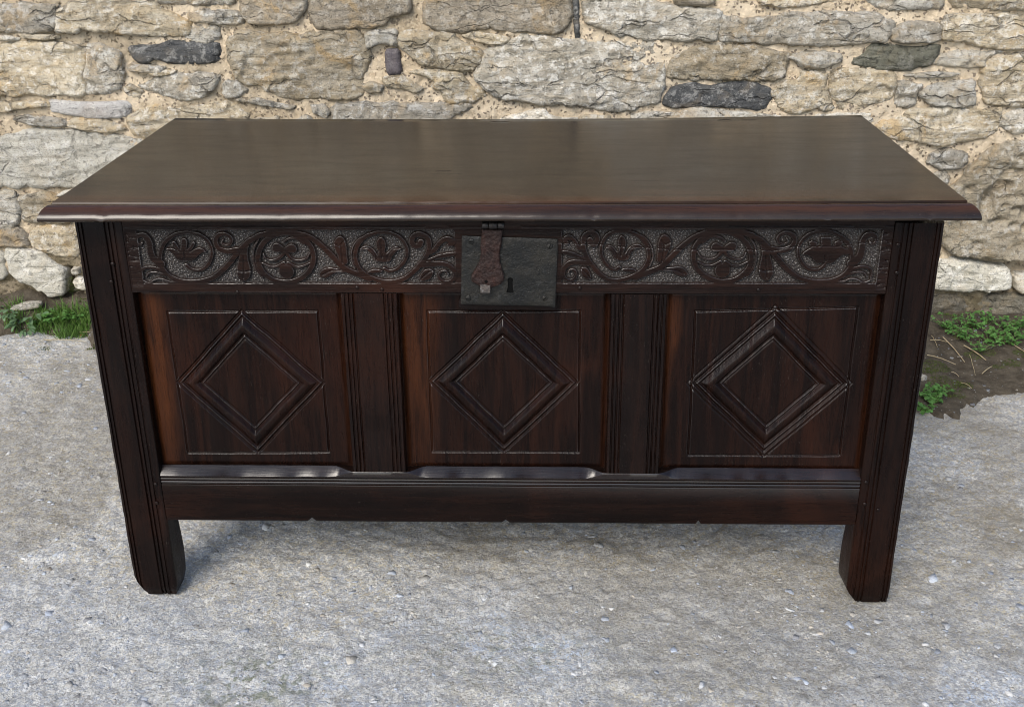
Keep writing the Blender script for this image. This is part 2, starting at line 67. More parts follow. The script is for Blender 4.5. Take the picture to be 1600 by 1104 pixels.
# ------------------------------------------------------------------ helpers
C = scene.collection
def link(name, mesh, mat=None, parent=None, smooth=True):
    o = bpy.data.objects.new(name, mesh); C.objects.link(o)
    if mat: mesh.materials.append(mat)
    if parent: o.parent = parent
    if smooth and len(mesh.polygons): mesh.polygons.foreach_set('use_smooth', np.ones(len(mesh.polygons), bool))
    return o
def tag(o, label=None, cat=None, group=None, kind=None):
    for k, v in (('label', label), ('category', cat), ('group', group), ('kind', kind)):
        if v: o[k] = v
    return o
def empty(name, loc=(0, 0, 0)):
    o = bpy.data.objects.new(name, None); C.objects.link(o); o.location = loc; o.empty_display_size = .1
    return o
def mesh_np(name, V, F):
    """V (n,3); F (m,k) with constant k"""
    V = np.asarray(V, np.float32); F = np.asarray(F, np.int32); k = F.shape[1]
    me = bpy.data.meshes.new(name)
    me.vertices.add(len(V)); me.vertices.foreach_set('co', V.ravel())
    me.loops.add(F.size); me.loops.foreach_set('vertex_index', F.ravel())
    me.polygons.add(len(F)); me.polygons.foreach_set('loop_start', np.arange(0, F.size, k, dtype=np.int32))
    me.update(calc_edges=True); return me
def mesh_py(name, V, F):
    me = bpy.data.meshes.new(name); me.from_pydata([tuple(map(float, v)) for v in V], [], F); me.update(); return me
def grid_faces(nu, nv):
    i = np.arange((nu - 1) * (nv - 1)); a = (i // (nv - 1)) * nv + i % (nv - 1)
    return np.stack([a, a + nv, a + nv + 1, a + 1], 1)
def tri_faces(h):
    """grid triangles whose diagonals follow the contours of the height array h"""
    nu, nv = h.shape; q = grid_faces(nu, nv); f = h.ravel(); a, b, c, d = q.T
    k = (np.abs(f[a] - f[c]) <= np.abs(f[b] - f[d]))[:, None]
    t1 = np.where(k, np.stack([a, b, c], 1), np.stack([a, b, d], 1)); t2 = np.where(k, np.stack([a, c, d], 1), np.stack([b, c, d], 1))
    return np.concatenate([t1, t2])
def attr(me, name, val):
    at = me.attributes.new(name, 'FLOAT', 'POINT'); at.data.foreach_set('value', np.asarray(val, np.float32).ravel())
def hsh(ix, iy, seed):
    h = (ix.astype(np.int64) * 374761393 + iy.astype(np.int64) * 668265263 + seed * 974711) & 0xffffffff
    h = ((h ^ (h >> 13)) * 1274126177) & 0xffffffff
    h = ((h ^ (h >> 16)) * 2246822519) & 0xffffffff
    return ((h ^ (h >> 15)) & 0xffff) / 65535.
def vn(x, y, seed=0):
    x = np.asarray(x, float); y = np.asarray(y, float)
    ix = np.floor(x); iy = np.floor(y); fx = x - ix; fy = y - iy
    fx = fx * fx * fx * (fx * (fx * 6 - 15) + 10); fy = fy * fy * fy * (fy * (fy * 6 - 15) + 10)
    a, b = hsh(ix, iy, seed), hsh(ix + 1, iy, seed); c, d = hsh(ix, iy + 1, seed), hsh(ix + 1, iy + 1, seed)
    return (a + (b - a) * fx) * (1 - fy) + (c + (d - c) * fx) * fy
def fbm(x, y, octv=4, seed=0, gain=.5):
    s = 0; a = 1.; t = 0
    for i in range(octv):
        s = s + a * (vn(x * 2 ** i + 13.7 * i, y * 2 ** i + 7.1 * i, seed + i * 17) - .5); t += a; a *= gain
    return s / t * 2
def sstep(a, b, x):
    t = np.clip((x - a) / (b - a), 0, 1); return t * t * (3 - 2 * t)
def cell(x, y, seed=0):
    """cellular noise: distance to nearest point and a random id"""
    ix, iy = np.floor(x), np.floor(y); best = np.full(np.shape(x), 9.); idv = np.zeros(np.shape(x))
    for dx in (-1, 0, 1):
        for dy in (-1, 0, 1):
            cx, cy = ix + dx, iy + dy
            px, py = cx + hsh(cx, cy, seed), cy + hsh(cx, cy, seed + 5)
            d = (px - x) ** 2 + (py - y) ** 2; m = d < best
            best = np.where(m, d, best); idv = np.where(m, hsh(cx, cy, seed + 9), idv)
    return np.sqrt(best), idv
def seg_dist(px, py, ax, ay, bx, by):
    dx, dy = bx - ax, by - ay; L = dx * dx + dy * dy + 1e-12
    t = np.clip(((px - ax) * dx + (py - ay) * dy) / L, 0, 1)
    return np.hypot(px - ax - t * dx, py - ay - t * dy), t
def poly_dist(px, py, P):
    d = np.full(np.shape(px), 1e9); n = len(P)
    for i in range(n):
        q, _ = seg_dist(px, py, *P[i], *P[(i + 1) % n]); d = np.minimum(d, q)
    return d
def inside(px, py, P):
    c = np.zeros(np.shape(px), bool); n = len(P)
    for i in range(n):
        (x1, y1), (x2, y2) = P[i], P[(i + 1) % n]
        if y1 == y2: continue
        m = ((y1 > py) != (y2 > py)) & (px < (x2 - x1) * (py - y1) / (y2 - y1) + x1); c ^= m
    return c
def chaikin(P, it=1, closed=True):
    for _ in range(it):
        Q = []; n = len(P)
        if not closed: Q.append(P[0])
        for i in range(n if closed else n - 1):
            a, b = P[i], P[(i + 1) % n]
            Q += [(.75 * a[0] + .25 * b[0], .75 * a[1] + .25 * b[1]), (.25 * a[0] + .75 * b[0], .25 * a[1] + .75 * b[1])]
        if not closed: Q.append(P[-1])
        P = Q
    return P
def densify(P, step, closed=True):
    Q = []; n = len(P)
    for i in range(n if closed else n - 1):
        a, b = P[i], P[(i + 1) % n]; k = max(1, int(math.hypot(b[0] - a[0], b[1] - a[1]) / step + .5))
        Q += [(a[0] + (b[0] - a[0]) * j / k, a[1] + (b[1] - a[1]) * j / k) for j in range(k)]
    return Q
def cut(P, k):
    Q = []; n = len(P)
    for i in range(n):
        a, b = P[i], P[(i + 1) % n]; Q += [(a[0] + (b[0] - a[0]) * k, a[1] + (b[1] - a[1]) * k), (b[0] + (a[0] - b[0]) * k, b[1] + (a[1] - b[1]) * k)]
    return Q
def area(P): return .5 * sum(P[i][0] * P[(i + 1) % len(P)][1] - P[(i + 1) % len(P)][0] * P[i][1] for i in range(len(P)))
def cdt_fill(B, I, holes=()):
    vs_ = [Vector(b) for b in B] + [Vector(i) for i in I]
    edges = []; k = len(vs_)
    for h in holes:
        vs_ += [Vector(q) for q in h]; edges += [(k + i, k + (i + 1) % len(h)) for i in range(len(h))]; k += len(h)
    v, e, f, *_ = delaunay_2d_cdt(vs_, edges, [list(range(len(B)))], 1, 1e-6)
    V = np.array([(q.x, q.y) for q in v]); F = [list(t) for t in f if len(t) == 3]
    for h in holes:
        c = np.array([V[t].mean(0) for t in F]); m = inside(c[:, 0], c[:, 1], h); F = [t for t, q in zip(F, m) if not q]
    return V, F
def slab(V, F, yfun, yback):
    """front surface y=yfun(V) plus a skirt running back to yback(front y) and a back face fan: faces -Y"""
    F = [t if ((V[t[1]][0] - V[t[0]][0]) * (V[t[2]][1] - V[t[0]][1]) - (V[t[2]][0] - V[t[0]][0]) * (V[t[1]][1] - V[t[0]][1])) > 0 else t[::-1] for t in F]
    y = yfun(V[:, 0], V[:, 1])
    v3 = [(V[i, 0], y[i], V[i, 1]) for i in range(len(V))]
    cnt = {}
    for t in F:
        for a, b in ((t[0], t[1]), (t[1], t[2]), (t[2], t[0])): cnt[(a, b)] = 1
    bd = [(a, b) for a, b in cnt if (b, a) not in cnt]; mp = {}
    for a, b in bd:
        for q in (a, b):
            if q not in mp: mp[q] = len(v3); v3.append((V[q, 0], yback, V[q, 1]))
    faces = F + [[b, a, mp[a], mp[b]] for a, b in bd]
    return v3, faces
def loft_x(name, xs, prof, mat, parent, close=True, caps=True):
    """prof(x) -> list of (y,z) going round the section; xs stations; mesh along X"""
    secs = [prof(x) for x in xs]; n = len(secs[0])
    V = [(q[2] if len(q) > 2 else x, q[0], q[1]) for x, s_ in zip(xs, secs) for q in s_]; F = []
    for i in range(len(xs) - 1):
        for j in range(n if close else n - 1):
            k = (j + 1) % n; F.append((i * n + j, i * n + k, (i + 1) * n + k, (i + 1) * n + j))
    if caps: F += [tuple(range(n)), tuple(range((len(xs) - 1) * n + n - 1, (len(xs) - 1) * n - 1, -1))]
    return link(name, mesh_py(name, V, F), mat, parent)
def box_data(x0, x1, y0, y1, z0, z1):
    V = [(x, y, z) for x in (x0, x1) for y in (y0, y1) for z in (z0, z1)]
    return V, [(0, 1, 3, 2), (4, 6, 7, 5), (0, 4, 5, 1), (2, 3, 7, 6), (0, 2, 6, 4), (1, 5, 7, 3)]
def box(name, x0, x1, y0, y1, z0, z1, mat, parent, bev=.002):
    V, F = box_data(x0, x1, y0, y1, z0, z1); o = link(name, mesh_py(name, V, F), mat, parent, smooth=False)
    if bev:
        b = o.modifiers.new('bevel', 'BEVEL'); b.width = bev; b.segments = 2
    return o
def sharp(o, ang=40):
    o.data.set_sharp_from_angle(angle=math.radians(ang)); return o

# ------------------------------------------------------------------ materials
class NT:
    def __init__(s, name):
        s.m = bpy.data.materials.new(name); s.m.use_nodes = True; s.t = s.m.node_tree; s.b = s.t.nodes['Principled BSDF']
        s.tc = s.n('ShaderNodeTexCoord').outputs['Object']
    def n(s, kind, **kw):
        q = s.t.nodes.new(kind)
        for k, v in kw.items(): setattr(q, k, v)
        return q
    def l(s, a, b): s.t.links.new(a, b)
    def val(s, inp, v):
        if hasattr(v, 'is_output') or isinstance(v, bpy.types.NodeSocket): s.l(v, inp)
        else: inp.default_value = v
    def noise(s, scale, detail=4, rough=.55, dist=0, vec=None, stretch=None, rot=None):
        v = vec or s.tc
        if stretch or rot:
            mp = s.n('ShaderNodeMapping'); s.l(v, mp.inputs[0])
            if stretch: mp.inputs['Scale'].default_value = stretch
            if rot: mp.inputs['Rotation'].default_value = rot
            v = mp.outputs[0]
        q = s.n('ShaderNodeTexNoise'); s.l(v, q.inputs['Vector'])
        q.inputs['Scale'].default_value = scale; q.inputs['Detail'].default_value = detail
        q.inputs['Roughness'].default_value = rough; q.inputs['Distortion'].default_value = dist
        return q.outputs['Fac']
    def voro(s, scale, out='Color', feature='F1', stretch=None):
        v = s.tc
        if stretch:
            mp = s.n('ShaderNodeMapping'); s.l(v, mp.inputs[0]); mp.inputs['Scale'].default_value = stretch; v = mp.outputs[0]
        q = s.n('ShaderNodeTexVoronoi', feature=feature); s.l(v, q.inputs['Vector']); q.inputs['Scale'].default_value = scale
        return q.outputs[out]
    def ramp(s, f, a, b, lo=0., hi=1.):
        q = s.n('ShaderNodeMapRange', interpolation_type='SMOOTHSTEP'); s.val(q.inputs[0], f)
        q.inputs[1].default_value = a; q.inputs[2].default_value = b; q.inputs[3].default_value = lo; q.inputs[4].default_value = hi
        return q.outputs[0]
    def mix(s, f, a, b, blend='MIX'):
        q = s.n('ShaderNodeMix', data_type='RGBA', blend_type=blend); s.val(q.inputs[0], f)
        for i, v in ((6, a), (7, b)):
            if isinstance(v, (tuple, list)): q.inputs[i].default_value = (*v, 1) if len(v) == 3 else v
            else: s.l(v, q.inputs[i])
        return q.outputs[2]
    def math(s, op, a, b=0.):
        q = s.n('ShaderNodeMath', operation=op); s.val(q.inputs[0], a); s.val(q.inputs[1], b); return q.outputs[0]
    def bump(s, h, dist, strength=1., prev=None):
        q = s.n('ShaderNodeBump'); s.l(h, q.inputs['Height']); q.inputs['Distance'].default_value = dist; q.inputs['Strength'].default_value = strength
        if prev: s.l(prev, q.inputs['Normal'])
        return q.outputs[0]
    def attr(s, name, out='Fac'):
        q = s.n('ShaderNodeAttribute', attribute_name=name); return q.outputs[out]
    def rnd(s): return s.n('ShaderNodeObjectInfo').outputs['Random']
    def done(s, col, rough, normal=None, spec=.5, metal=0.):
        s.val(s.b.inputs['Base Color'], col if not isinstance(col, tuple) else (*col, 1)); s.val(s.b.inputs['Roughness'], rough)
        s.b.inputs['Specular IOR Level'].default_value = spec; s.b.inputs['Metallic'].default_value = metal
        if normal: s.l(normal, s.b.inputs['Normal'])
        return s.m

def wood(name, axis, dark, light, red, rough=.27, spec=.13, worn=None, bumpd=.0004, fleck=.22, recess_c=None, polish=None, gd=1.2, splits=(), pore=.55, rv=(.07, .15)):
    t = NT(name)
    st = {'X': (1, 14, 14), 'Z': (14, 14, 1)}[axis]
    g1 = t.noise(3.2, 6, .62, gd, stretch=st); g2 = t.noise(26, 4, .6, .3, stretch=tuple(a if a == 1 else 12 for a in st))
    pt = t.noise(3.5, 4, .6, .5)
    col = t.mix(t.ramp(g1, .36, .66), dark, light)
    col = t.mix(t.ramp(pt, .5, .72, 0, .75), col, red)
    col = t.mix(t.ramp(g2, .55, .72, 0, pore), col, tuple(c * .45 for c in dark))
    if worn: col = t.mix(t.math('MULTIPLY', t.attr('worn'), t.ramp(g1, .3, .6, .15, 1)), col, worn)
    if recess_c: col = t.mix(t.math('MULTIPLY', t.attr('recess_pale'), t.ramp(pt, .3, .7, .75, 1.)), col, recess_c)  # recessed ground of the carving takes a paler grey
    pn = t.n('ShaderNodeNewGeometry').outputs['Pointiness']
    if name in ('dark_oak_panel', 'dark_oak_carved'): col = t.mix(t.math('MULTIPLY', t.ramp(pn, .525, .58), t.ramp(t.noise(40, 4), .4, .62, .15, .9)), col, (.062, .049, .043))  # pale edge glints painted into the colour, together with edge wear
    g3 = t.noise(30, 3, .65, .2, stretch=tuple(a if a == 1 else 34 for a in st)); col = t.mix(t.ramp(g3, .52, .66, 0, pore * 1.2), col, tuple(c * .35 for c in dark))
    flecks = t.math('MULTIPLY', t.math('MULTIPLY', t.ramp(t.noise(520, 2, stretch=tuple(1 if a != 1 else .35 for a in st)), .66, .72), t.ramp(t.noise(14, 4), .45, .62)), fleck)  # sparse pale flecks drawn out along the grain
    col = t.mix(flecks, col, (.095, .08, .068))
    cut_ = None
    for (sx0, sy0, la, lb) in splits:
        mp = t.n('ShaderNodeMapping'); mp.vector_type = 'TEXTURE'; mp.inputs['Location'].default_value = (sx0, sy0, .655); mp.inputs['Scale'].default_value = (la, lb, 1)
        wv = t.n('ShaderNodeVectorMath', operation='ADD'); nn = t.n('ShaderNodeTexNoise'); nn.inputs['Scale'].default_value = 60; t.l(t.tc, nn.inputs['Vector'])
        sc_ = t.n('ShaderNodeVectorMath', operation='SCALE'); t.l(nn.outputs['Color'], sc_.inputs[0]); sc_.inputs[3].default_value = .004; t.l(t.tc, wv.inputs[0]); t.l(sc_.outputs[0], wv.inputs[1]); t.l(wv.outputs[0], mp.inputs[0])
        ln = t.n('ShaderNodeVectorMath', operation='LENGTH'); t.l(mp.outputs[0], ln.inputs[0]); q = t.ramp(ln.outputs['Value'], .6, 1.2, 1, 0); cut_ = q if cut_ is None else t.math('MAXIMUM', cut_, q)
    if cut_ is not None: col = t.mix(cut_, col, (.003, .002, .0015))
    rg = t.ramp(t.noise(9, 5, .65, .4, stretch=tuple(a if a == 1 else 4 for a in st)), .3, .75, rough - rv[0], rough + rv[1])
    b1 = t.bump(g2, bumpd, .9); b1 = t.bump(g3, -bumpd * .8, .9, b1); b2 = t.bump(t.noise(60, 3, .6), bumpd * .9, .5, b1)
    b3 = t.bump(g1, bumpd * 2.2, .6, b2)
    if cut_ is not None: b3 = t.bump(cut_, -.002, 1., b3)
    m = t.done(col, rg, b3, spec)
    ed = t.ramp(pn, .515, .57, spec, .95 if name in ('dark_oak_panel', 'dark_oak_carved') else spec + .05)
    if polish: ed = t.math('MAXIMUM', t.ramp(t.attr('polish'), 0, 1, spec, polish), ed if name != 'dark_oak_lid' else 0.)
    t.l(ed, t.b.inputs['Specular IOR Level'])
    return m
DK, LT, RD = (.0036, .0018, .0014), (.0090, .0039, .0026), (.0195, .0066, .0034)
W_Z = wood('dark_oak_vertical', 'Z', DK, LT, RD)
W_X = wood('dark_oak_horizontal', 'X', DK, LT, RD)
W_RAIL = wood('dark_oak_polished_rail', 'X', DK, LT, RD, polish=.55, bumpd=.00012, rough=.26, rv=(.02, .05))
W_PANEL = wood('dark_oak_panel', 'Z', (.0044, .0020, .0015), (.0120, .0046, .0028), (.024, .0076, .0038), worn=(.042, .0135, .0048))
W_CARVE = wood('dark_oak_carved', 'X', (.0060, .0031, .0025), (.0135, .0062, .0043), (.026, .0092, .005), rough=.27, recess_c=(.046, .042, .039))
W_LID = wood('dark_oak_lid', 'X', (.0110, .0068, .0042), (.0165, .0096, .0056), (.024, .0122, .0062), rough=.165, spec=.115, worn=(.055, .022, .0095), bumpd=.00006, fleck=.15, polish=.34, rv=(.035, .075), gd=.15, pore=.38, splits=((-.024, .519, .016, .0075), (.375, .516, .013, .0085), (.40, .518, .03, .003), (-.095, .16, .011, .0028), (-.09, .143, .022, .0012), (-.15, .055, .004, .002), (.2, .1, .02, .0008)))

def stone_mat(name, c1, c2, c3, ochre=.35, lich=.35, streak=1., val=.22, bumpd=.004):
    t = NT(name)
    rnd = t.rnd()
    big = t.noise(7, 5, .6, .6); med = t.noise(26, 6, .68, .8); lay = t.noise(9, 6, .7, 1.2, stretch=(1, 1, 6), rot=(0, .12, 0)); fine = t.noise(160, 4, .7)
    col = t.mix(t.ramp(big, .36, .64), c1, c2)
    col = t.mix(t.ramp(lay, .42, .62, 0, .8 * streak), col, c3)
    oc = t.math('MULTIPLY', t.ramp(t.noise(11, 5, .6, 1.), .52, .68), ochre)
    col = t.mix(oc, col, (.40, .275, .13))
    col = t.mix(t.ramp(lay, .60, .70, 0, .55 * streak), col, tuple(c * .42 for c in c1))
    li = t.math('MULTIPLY', t.ramp(t.math('MULTIPLY', med, t.ramp(t.noise(60, 4, .7), .35, .65, .6, 1.3)), .50, .66), lich)
    col = t.mix(li, col, (.66, .64, .585))
    crv = t.n('ShaderNodeTexVoronoi', feature='DISTANCE_TO_EDGE'); mp = t.n('ShaderNodeMapping'); mp.inputs['Scale'].default_value = (7, 7, 26); mp.inputs['Rotation'].default_value = (0, .1, 0)
    wv = t.n('ShaderNodeVectorMath', operation='ADD'); nc = t.n('ShaderNodeTexNoise'); t.l(t.tc, nc.inputs['Vector']); nc.inputs['Scale'].default_value = 14; nc.inputs['Detail'].default_value = 5
    sc_ = t.n('ShaderNodeVectorMath', operation='SCALE'); t.l(nc.outputs['Color'], sc_.inputs[0]); sc_.inputs[3].default_value = .07; t.l(t.tc, wv.inputs[0]); t.l(sc_.outputs[0], wv.inputs[1])
    t.l(wv.outputs[0], mp.inputs[0]); t.l(mp.outputs[0], crv.inputs['Vector']); crv.inputs['Scale'].default_value = 1.
    crack = t.math('MULTIPLY', t.ramp(crv.outputs['Distance'], .0, .05, 1., 0.), t.ramp(t.noise(10, 3), .45, .6))
    col = t.mix(t.math('MULTIPLY', crack, .5 * streak), col, tuple(c * .22 for c in c1))
    sp = t.ramp(t.noise(420, 2, .6), .57, .66, 0, .7); col = t.mix(sp, col, tuple(c * .30 for c in c1))
    dk = t.ramp(t.noise(75, 5, .75, .5), .56, .66, 0, .55); col = t.mix(dk, col, tuple(c * .45 for c in c1))
    wsp = t.ramp(t.noise(300, 2, .6, vec=None, stretch=(1, 1, 1.3)), .64, .72, 0, .6 * min(1, lich * 2)); col = t.mix(wsp, col, (.68, .66, .61))
    hs = t.n('ShaderNodeHueSaturation'); t.l(col, hs.inputs['Color']); t.l(t.ramp(rnd, 0, 1, 1 - val, 1 + val), hs.inputs['Value'])
    b = t.bump(lay, bumpd * 1.8, .9); b = t.bump(med, bumpd * 1.8, .9, b); b = t.bump(fine, bumpd * .7, 1., b); b = t.bump(crack, -bumpd * 1.5 * streak, .9, b); b = t.bump(dk, -bumpd * .7, .9, b)
    return t.done(hs.outputs[0], t.ramp(big, .2, .8, .75, .95), b, .3)
SM = {
    'g': stone_mat('grey_schist', (.27, .247, .20), (.39, .362, .305), (.345, .30, .225), .45, .5),
    'w': stone_mat('warm_schist', (.31, .262, .185), (.43, .38, .29), (.36, .29, .185), .65, .4),
    'p': stone_mat('pale_schist', (.40, .37, .31), (.54, .51, .44), (.43, .375, .28), .45, .5),
    'l': stone_mat('cream_limestone', (.43, .405, .335), (.56, .535, .46), (.50, .46, .375), .15, .5, .5),
    'k': stone_mat('smooth_grey_slate', (.33, .31, .29), (.41, .395, .37), (.37, .35, .32), .1, .3, .4, .1),
    'b': stone_mat('brown_gritstone', (.205, .175, .13), (.30, .265, .21), (.27, .215, .14), .6, .2, .5),
    'd': stone_mat('blue_black_slate', (.055, .057, .058), (.095, .096, .095), (.085, .082, .075), .12, .22, .9, .12, .0035),
    'v': stone_mat('violet_slate', (.085, .072, .078), (.12, .105, .11), (.10, .09, .095), .05, .05, .4, .1, .002),
    'o': stone_mat('olive_slate', (.085, .083, .062), (.135, .132, .10), (.115, .112, .085), .1, .10, .9, .1),
    'e': stone_mat('eroded_sandstone', (.30, .255, .18), (.39, .34, .255), (.345, .285, .19), .45, .35, .5, .02, .006),
    'm': stone_mat('dirty_plinth_stone', (.105, .092, .07), (.165, .15, .115), (.12, .105, .075), .1, .08, .5, .1),
}
def mortar_mat():
    t = NT('sandy_lime_mortar')
    big = t.noise(4, 5, .6, .5); med = t.noise(30, 5, .65); grit = t.noise(230, 4, .7)
    col = t.mix(t.ramp(big, .35, .65), (.47, .38, .265), (.58, .49, .365))
    col = t.mix(t.ramp(med, .5, .72, 0, .7), col, (.34, .255, .16))
    ids = t.voro(190, 'Color'); sep = t.n('ShaderNodeSeparateColor'); t.l(ids, sep.inputs[0])
    col = t.mix(t.ramp(sep.outputs[0], .78, .80, 0, .8), col, (.64, .53, .38))
    col = t.mix(t.ramp(sep.outputs[1], .90, .92, 0, .8), col, (.13, .105, .085))
    pits = t.ramp(t.noise(85, 3, .6), .62, .69); col = t.mix(t.math('MULTIPLY', pits, .8), col, (.10, .075, .05))
    mortar_dark = t.attr('mortar_dark'); col = t.mix(t.math('MULTIPLY', mortar_dark, t.ramp(med, .25, .6, .55, 1.)), col, (.115, .095, .058))
    b = t.bump(med, .006, 1.); b = t.bump(grit, .004, 1., b); b = t.bump(pits, -.006, .9, b)
    return t.done(col, .95, b, .2)
M_MORTAR = mortar_mat()
def concrete_mat():
    t = NT('weathered_aggregate_concrete')
    big = t.noise(2.2, 5, .6, .6); med = t.noise(16, 5, .6, .4); grit = t.noise(140, 5, .72); fine = t.noise(420, 3, .7)
    col = t.mix(t.ramp(big, .38, .64), (.47, .412, .30), (.60, .545, .42))
    col = t.mix(t.math('MULTIPLY', t.attr('skylit_aggregate'), .85), col, t.mix(t.ramp(big, .4, .62), (.64, .635, .61), (.50, .585, .72)))  # open-sky brightness painted into the front concrete, along with pale blue aggregate
    col = t.mix(t.ramp(med, .48, .7, 0, .45), col, (.42, .385, .31))
    for sc, th, amt in ((60, .66, .7), (105, .55, .85), (180, .5, .85), (320, .45, .7)):
        sep = t.n('ShaderNodeSeparateColor'); t.l(t.voro(sc), sep.inputs[0])
        col = t.mix(t.ramp(sep.outputs[0], th, th + .02, 0, amt), col, t.mix(sep.outputs[1], t.mix(t.ramp(sep.outputs[2], .3, .9), (.30, .285, .255), (.58, .55, .48)), t.mix(t.ramp(sep.outputs[2], .4, .8), (.44, .47, .52), (.78, .77, .73))))
    col = t.mix(t.ramp(grit, .60, .70, 0, .7), col, (.15, .135, .105)); col = t.mix(t.ramp(fine, .60, .70, 0, .6), col, (.72, .70, .65))
    col = t.mix(t.math('MULTIPLY', t.attr('stain'), t.ramp(med, .2, .7, .5, 1.)), col, (.20, .17, .115))
    col = t.mix(t.math('MULTIPLY', t.attr('algae'), t.ramp(t.noise(70, 4), .5, .62)), col, (.13, .15, .06))
    b = t.bump(med, .010, .9); b = t.bump(grit, .0065, 1., b); b = t.bump(fine, .002, 1., b)
    return t.done(col, t.ramp(med, .3, .7, .7, .9), b, .35)
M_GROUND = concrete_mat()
def chip_mat():
    t = NT('stone_chips'); c = t.attr('chip', 'Color'); n = t.noise(120, 5, .7)
    col = t.mix(t.ramp(n, .35, .7, 0, .6), c, t.mix(.5, c, (.45, .44, .41))); col = t.mix(t.ramp(t.noise(300, 3), .6, .7, 0, .5), col, (.17, .16, .14))
    return t.done(col, t.ramp(n, .3, .7, .55, .8), t.bump(n, .003, 1.), .4)
M_CHIP = chip_mat()
def soil_mat():
    t = NT('dark_damp_soil'); n = t.noise(30, 6, .7); g = t.noise(180, 4, .7)
    col = t.mix(t.ramp(n, .35, .68), (.052, .041, .028), (.105, .087, .062)); col = t.mix(t.ramp(g, .62, .7, 0, .7), col, (.25, .22, .17))
    b = t.bump(n, .008, 1.); b = t.bump(g, .004, 1., b); return t.done(col, .93, b, .25)
M_SOIL = soil_mat()
def leaf_mat(name, a, b, rough=.5):
    t = NT(name); n = t.noise(90, 4, .6); col = t.mix(t.ramp(n, .3, .7), a, b); t.b.inputs['Subsurface Weight'].default_value = 0
    tr = t.n('ShaderNodeBsdfTranslucent'); t.l(col, tr.inputs[0]); mx = t.n('ShaderNodeMixShader'); mx.inputs[0].default_value = .25
    m = t.done(col, rough, None, .35); out = t.t.nodes['Material Output']
    t.l(t.b.outputs[0], mx.inputs[1]); t.l(tr.outputs[0], mx.inputs[2]); t.l(mx.outputs[0], out.inputs[0]); return m
M_WEED = leaf_mat('weed_leaf', (.050, .135, .026), (.115, .25, .06)); M_WEED2 = leaf_mat('grey_green_leaf', (.075, .14, .06), (.14, .215, .115))
M_GRASS = leaf_mat('grass_blade', (.07, .15, .025), (.13, .22, .05)); M_MOSS = leaf_mat('moss', (.045, .075, .012), (.095, .125, .022), .8)
M_STRAW = leaf_mat('dry_straw', (.38, .30, .17), (.55, .46, .30), .6); M_STEM = leaf_mat('weed_stem', (.10, .15, .05), (.16, .17, .08))
M_RED = leaf_mat('red_leaf', (.38, .07, .04), (.45, .12, .07))
def iron_mat(name, base, rust, amt, rough, metal=.6, bumpd=.0008, sc=1.):
    t = NT(name); n = t.noise(28 * sc, 6, .65, .5); g = t.noise(160 * sc, 4, .7); p = t.noise(75 * sc, 5, .7)
    col = t.mix(t.ramp(n, .35, .7, 0, amt), base, rust); col = t.mix(t.ramp(p, .56, .68, 0, .6), col, tuple(c * 2.2 + .015 for c in base)); col = t.mix(t.ramp(g, .60, .68, 0, .7), col, tuple(c * .25 for c in base))
    b = t.bump(g, bumpd, .9); b = t.bump(p, bumpd * 1.5, .8, b); m = t.done(col, t.ramp(n, .3, .7, rough, rough + .2), b, .5, metal); return m
M_PLATE = iron_mat('blackened_lock_iron', (.0075, .0078, .0073), (.019, .0165, .012), .8, .33, .45, .0014)
M_HASP = iron_mat('pitted_rusty_iron', (.017, .0080, .0062), (.036, .0135, .009), .8, .36, .5, .0022, 1.8)
M_STEEL = iron_mat('worn_bright_iron', (.055, .054, .053), (.03, .022, .018), .7, .34, .9, .0008)
t = NT('keyhole_black'); M_BLACK = t.done((.002, .002, .002), .9, None, .1)

# ------------------------------------------------------------------ ground
def graded(lo, hi, step, far):
    a = list(np.arange(lo, hi + 1e-6, step)); s = step; l = []; x = lo
    while x > -far: s *= 1.35; x -= s; l.append(x)
    h = []; s = step; x = a[-1]
    while x < far: s *= 1.35; x += s; h.append(x)
    return np.array(l[::-1] + a + h)
gx, gy = graded(-1.42, 1.36, .0050, 150), graded(-.36, 1.24, .0050, 150)
GX, GY = np.meshgrid(gx, gy, indexing='ij')
def ground_h(x, y):
    h = .0045 * fbm(x * 3, y * 3, 3, 1) + .0028 * fbm(x * 14, y * 14, 4, 2) + .0034 * fbm(x * 48, y * 48, 3, 3) - .0022 * sstep(.25, .6, fbm(x * 26, y * 26, 3, 5))
    c, s = math.cos(math.radians(74)), math.sin(math.radians(74))
    a, b = x * c + y * s, -x * s + y * c
    left = sstep(-.35, -.75, x)
    tt = b * 11 + 1.1 * fbm(a * 3.5, b * 4, 4, 4) + .25 * fbm(a * 25, b * 25, 3, 6); ft = tt - np.floor(tt)
    h = h + left * sstep(.75, .35, y) * (.0065 * np.where(ft < .86, ft / .86, (1 - ft) / .14) - .003) * sstep(.25, .6, vn(a * 3, np.floor(tt) * 3.3, 8))
    sc = b * .35 + a; tt = (x * .82 - y * .57) * 26 + .5 * fbm(x * 5, y * 5, 3, 12); ft = tt - np.floor(tt)
    h = h - .0022 * np.exp(-((ft - .5) / .07) ** 2) * sstep(.55, .7, vn((x * .57 + y * .82) * 4, np.floor(tt) * 5.7, 14)) * sstep(-.3, .2, x) * sstep(.0, .12, y)
    for fx_, sy in ((-.565, 0), (.565, 0)):
        k = np.exp(-(((x - fx_) / .07) ** 2 + ((y - .03) / .07) ** 2)); h = h * (1 - k) - .001 * k
    return h - .004
m = mesh_np('ground', np.stack([GX, GY, ground_h(GX, GY)], -1).reshape(-1, 3), grid_faces(len(gx), len(gy)))
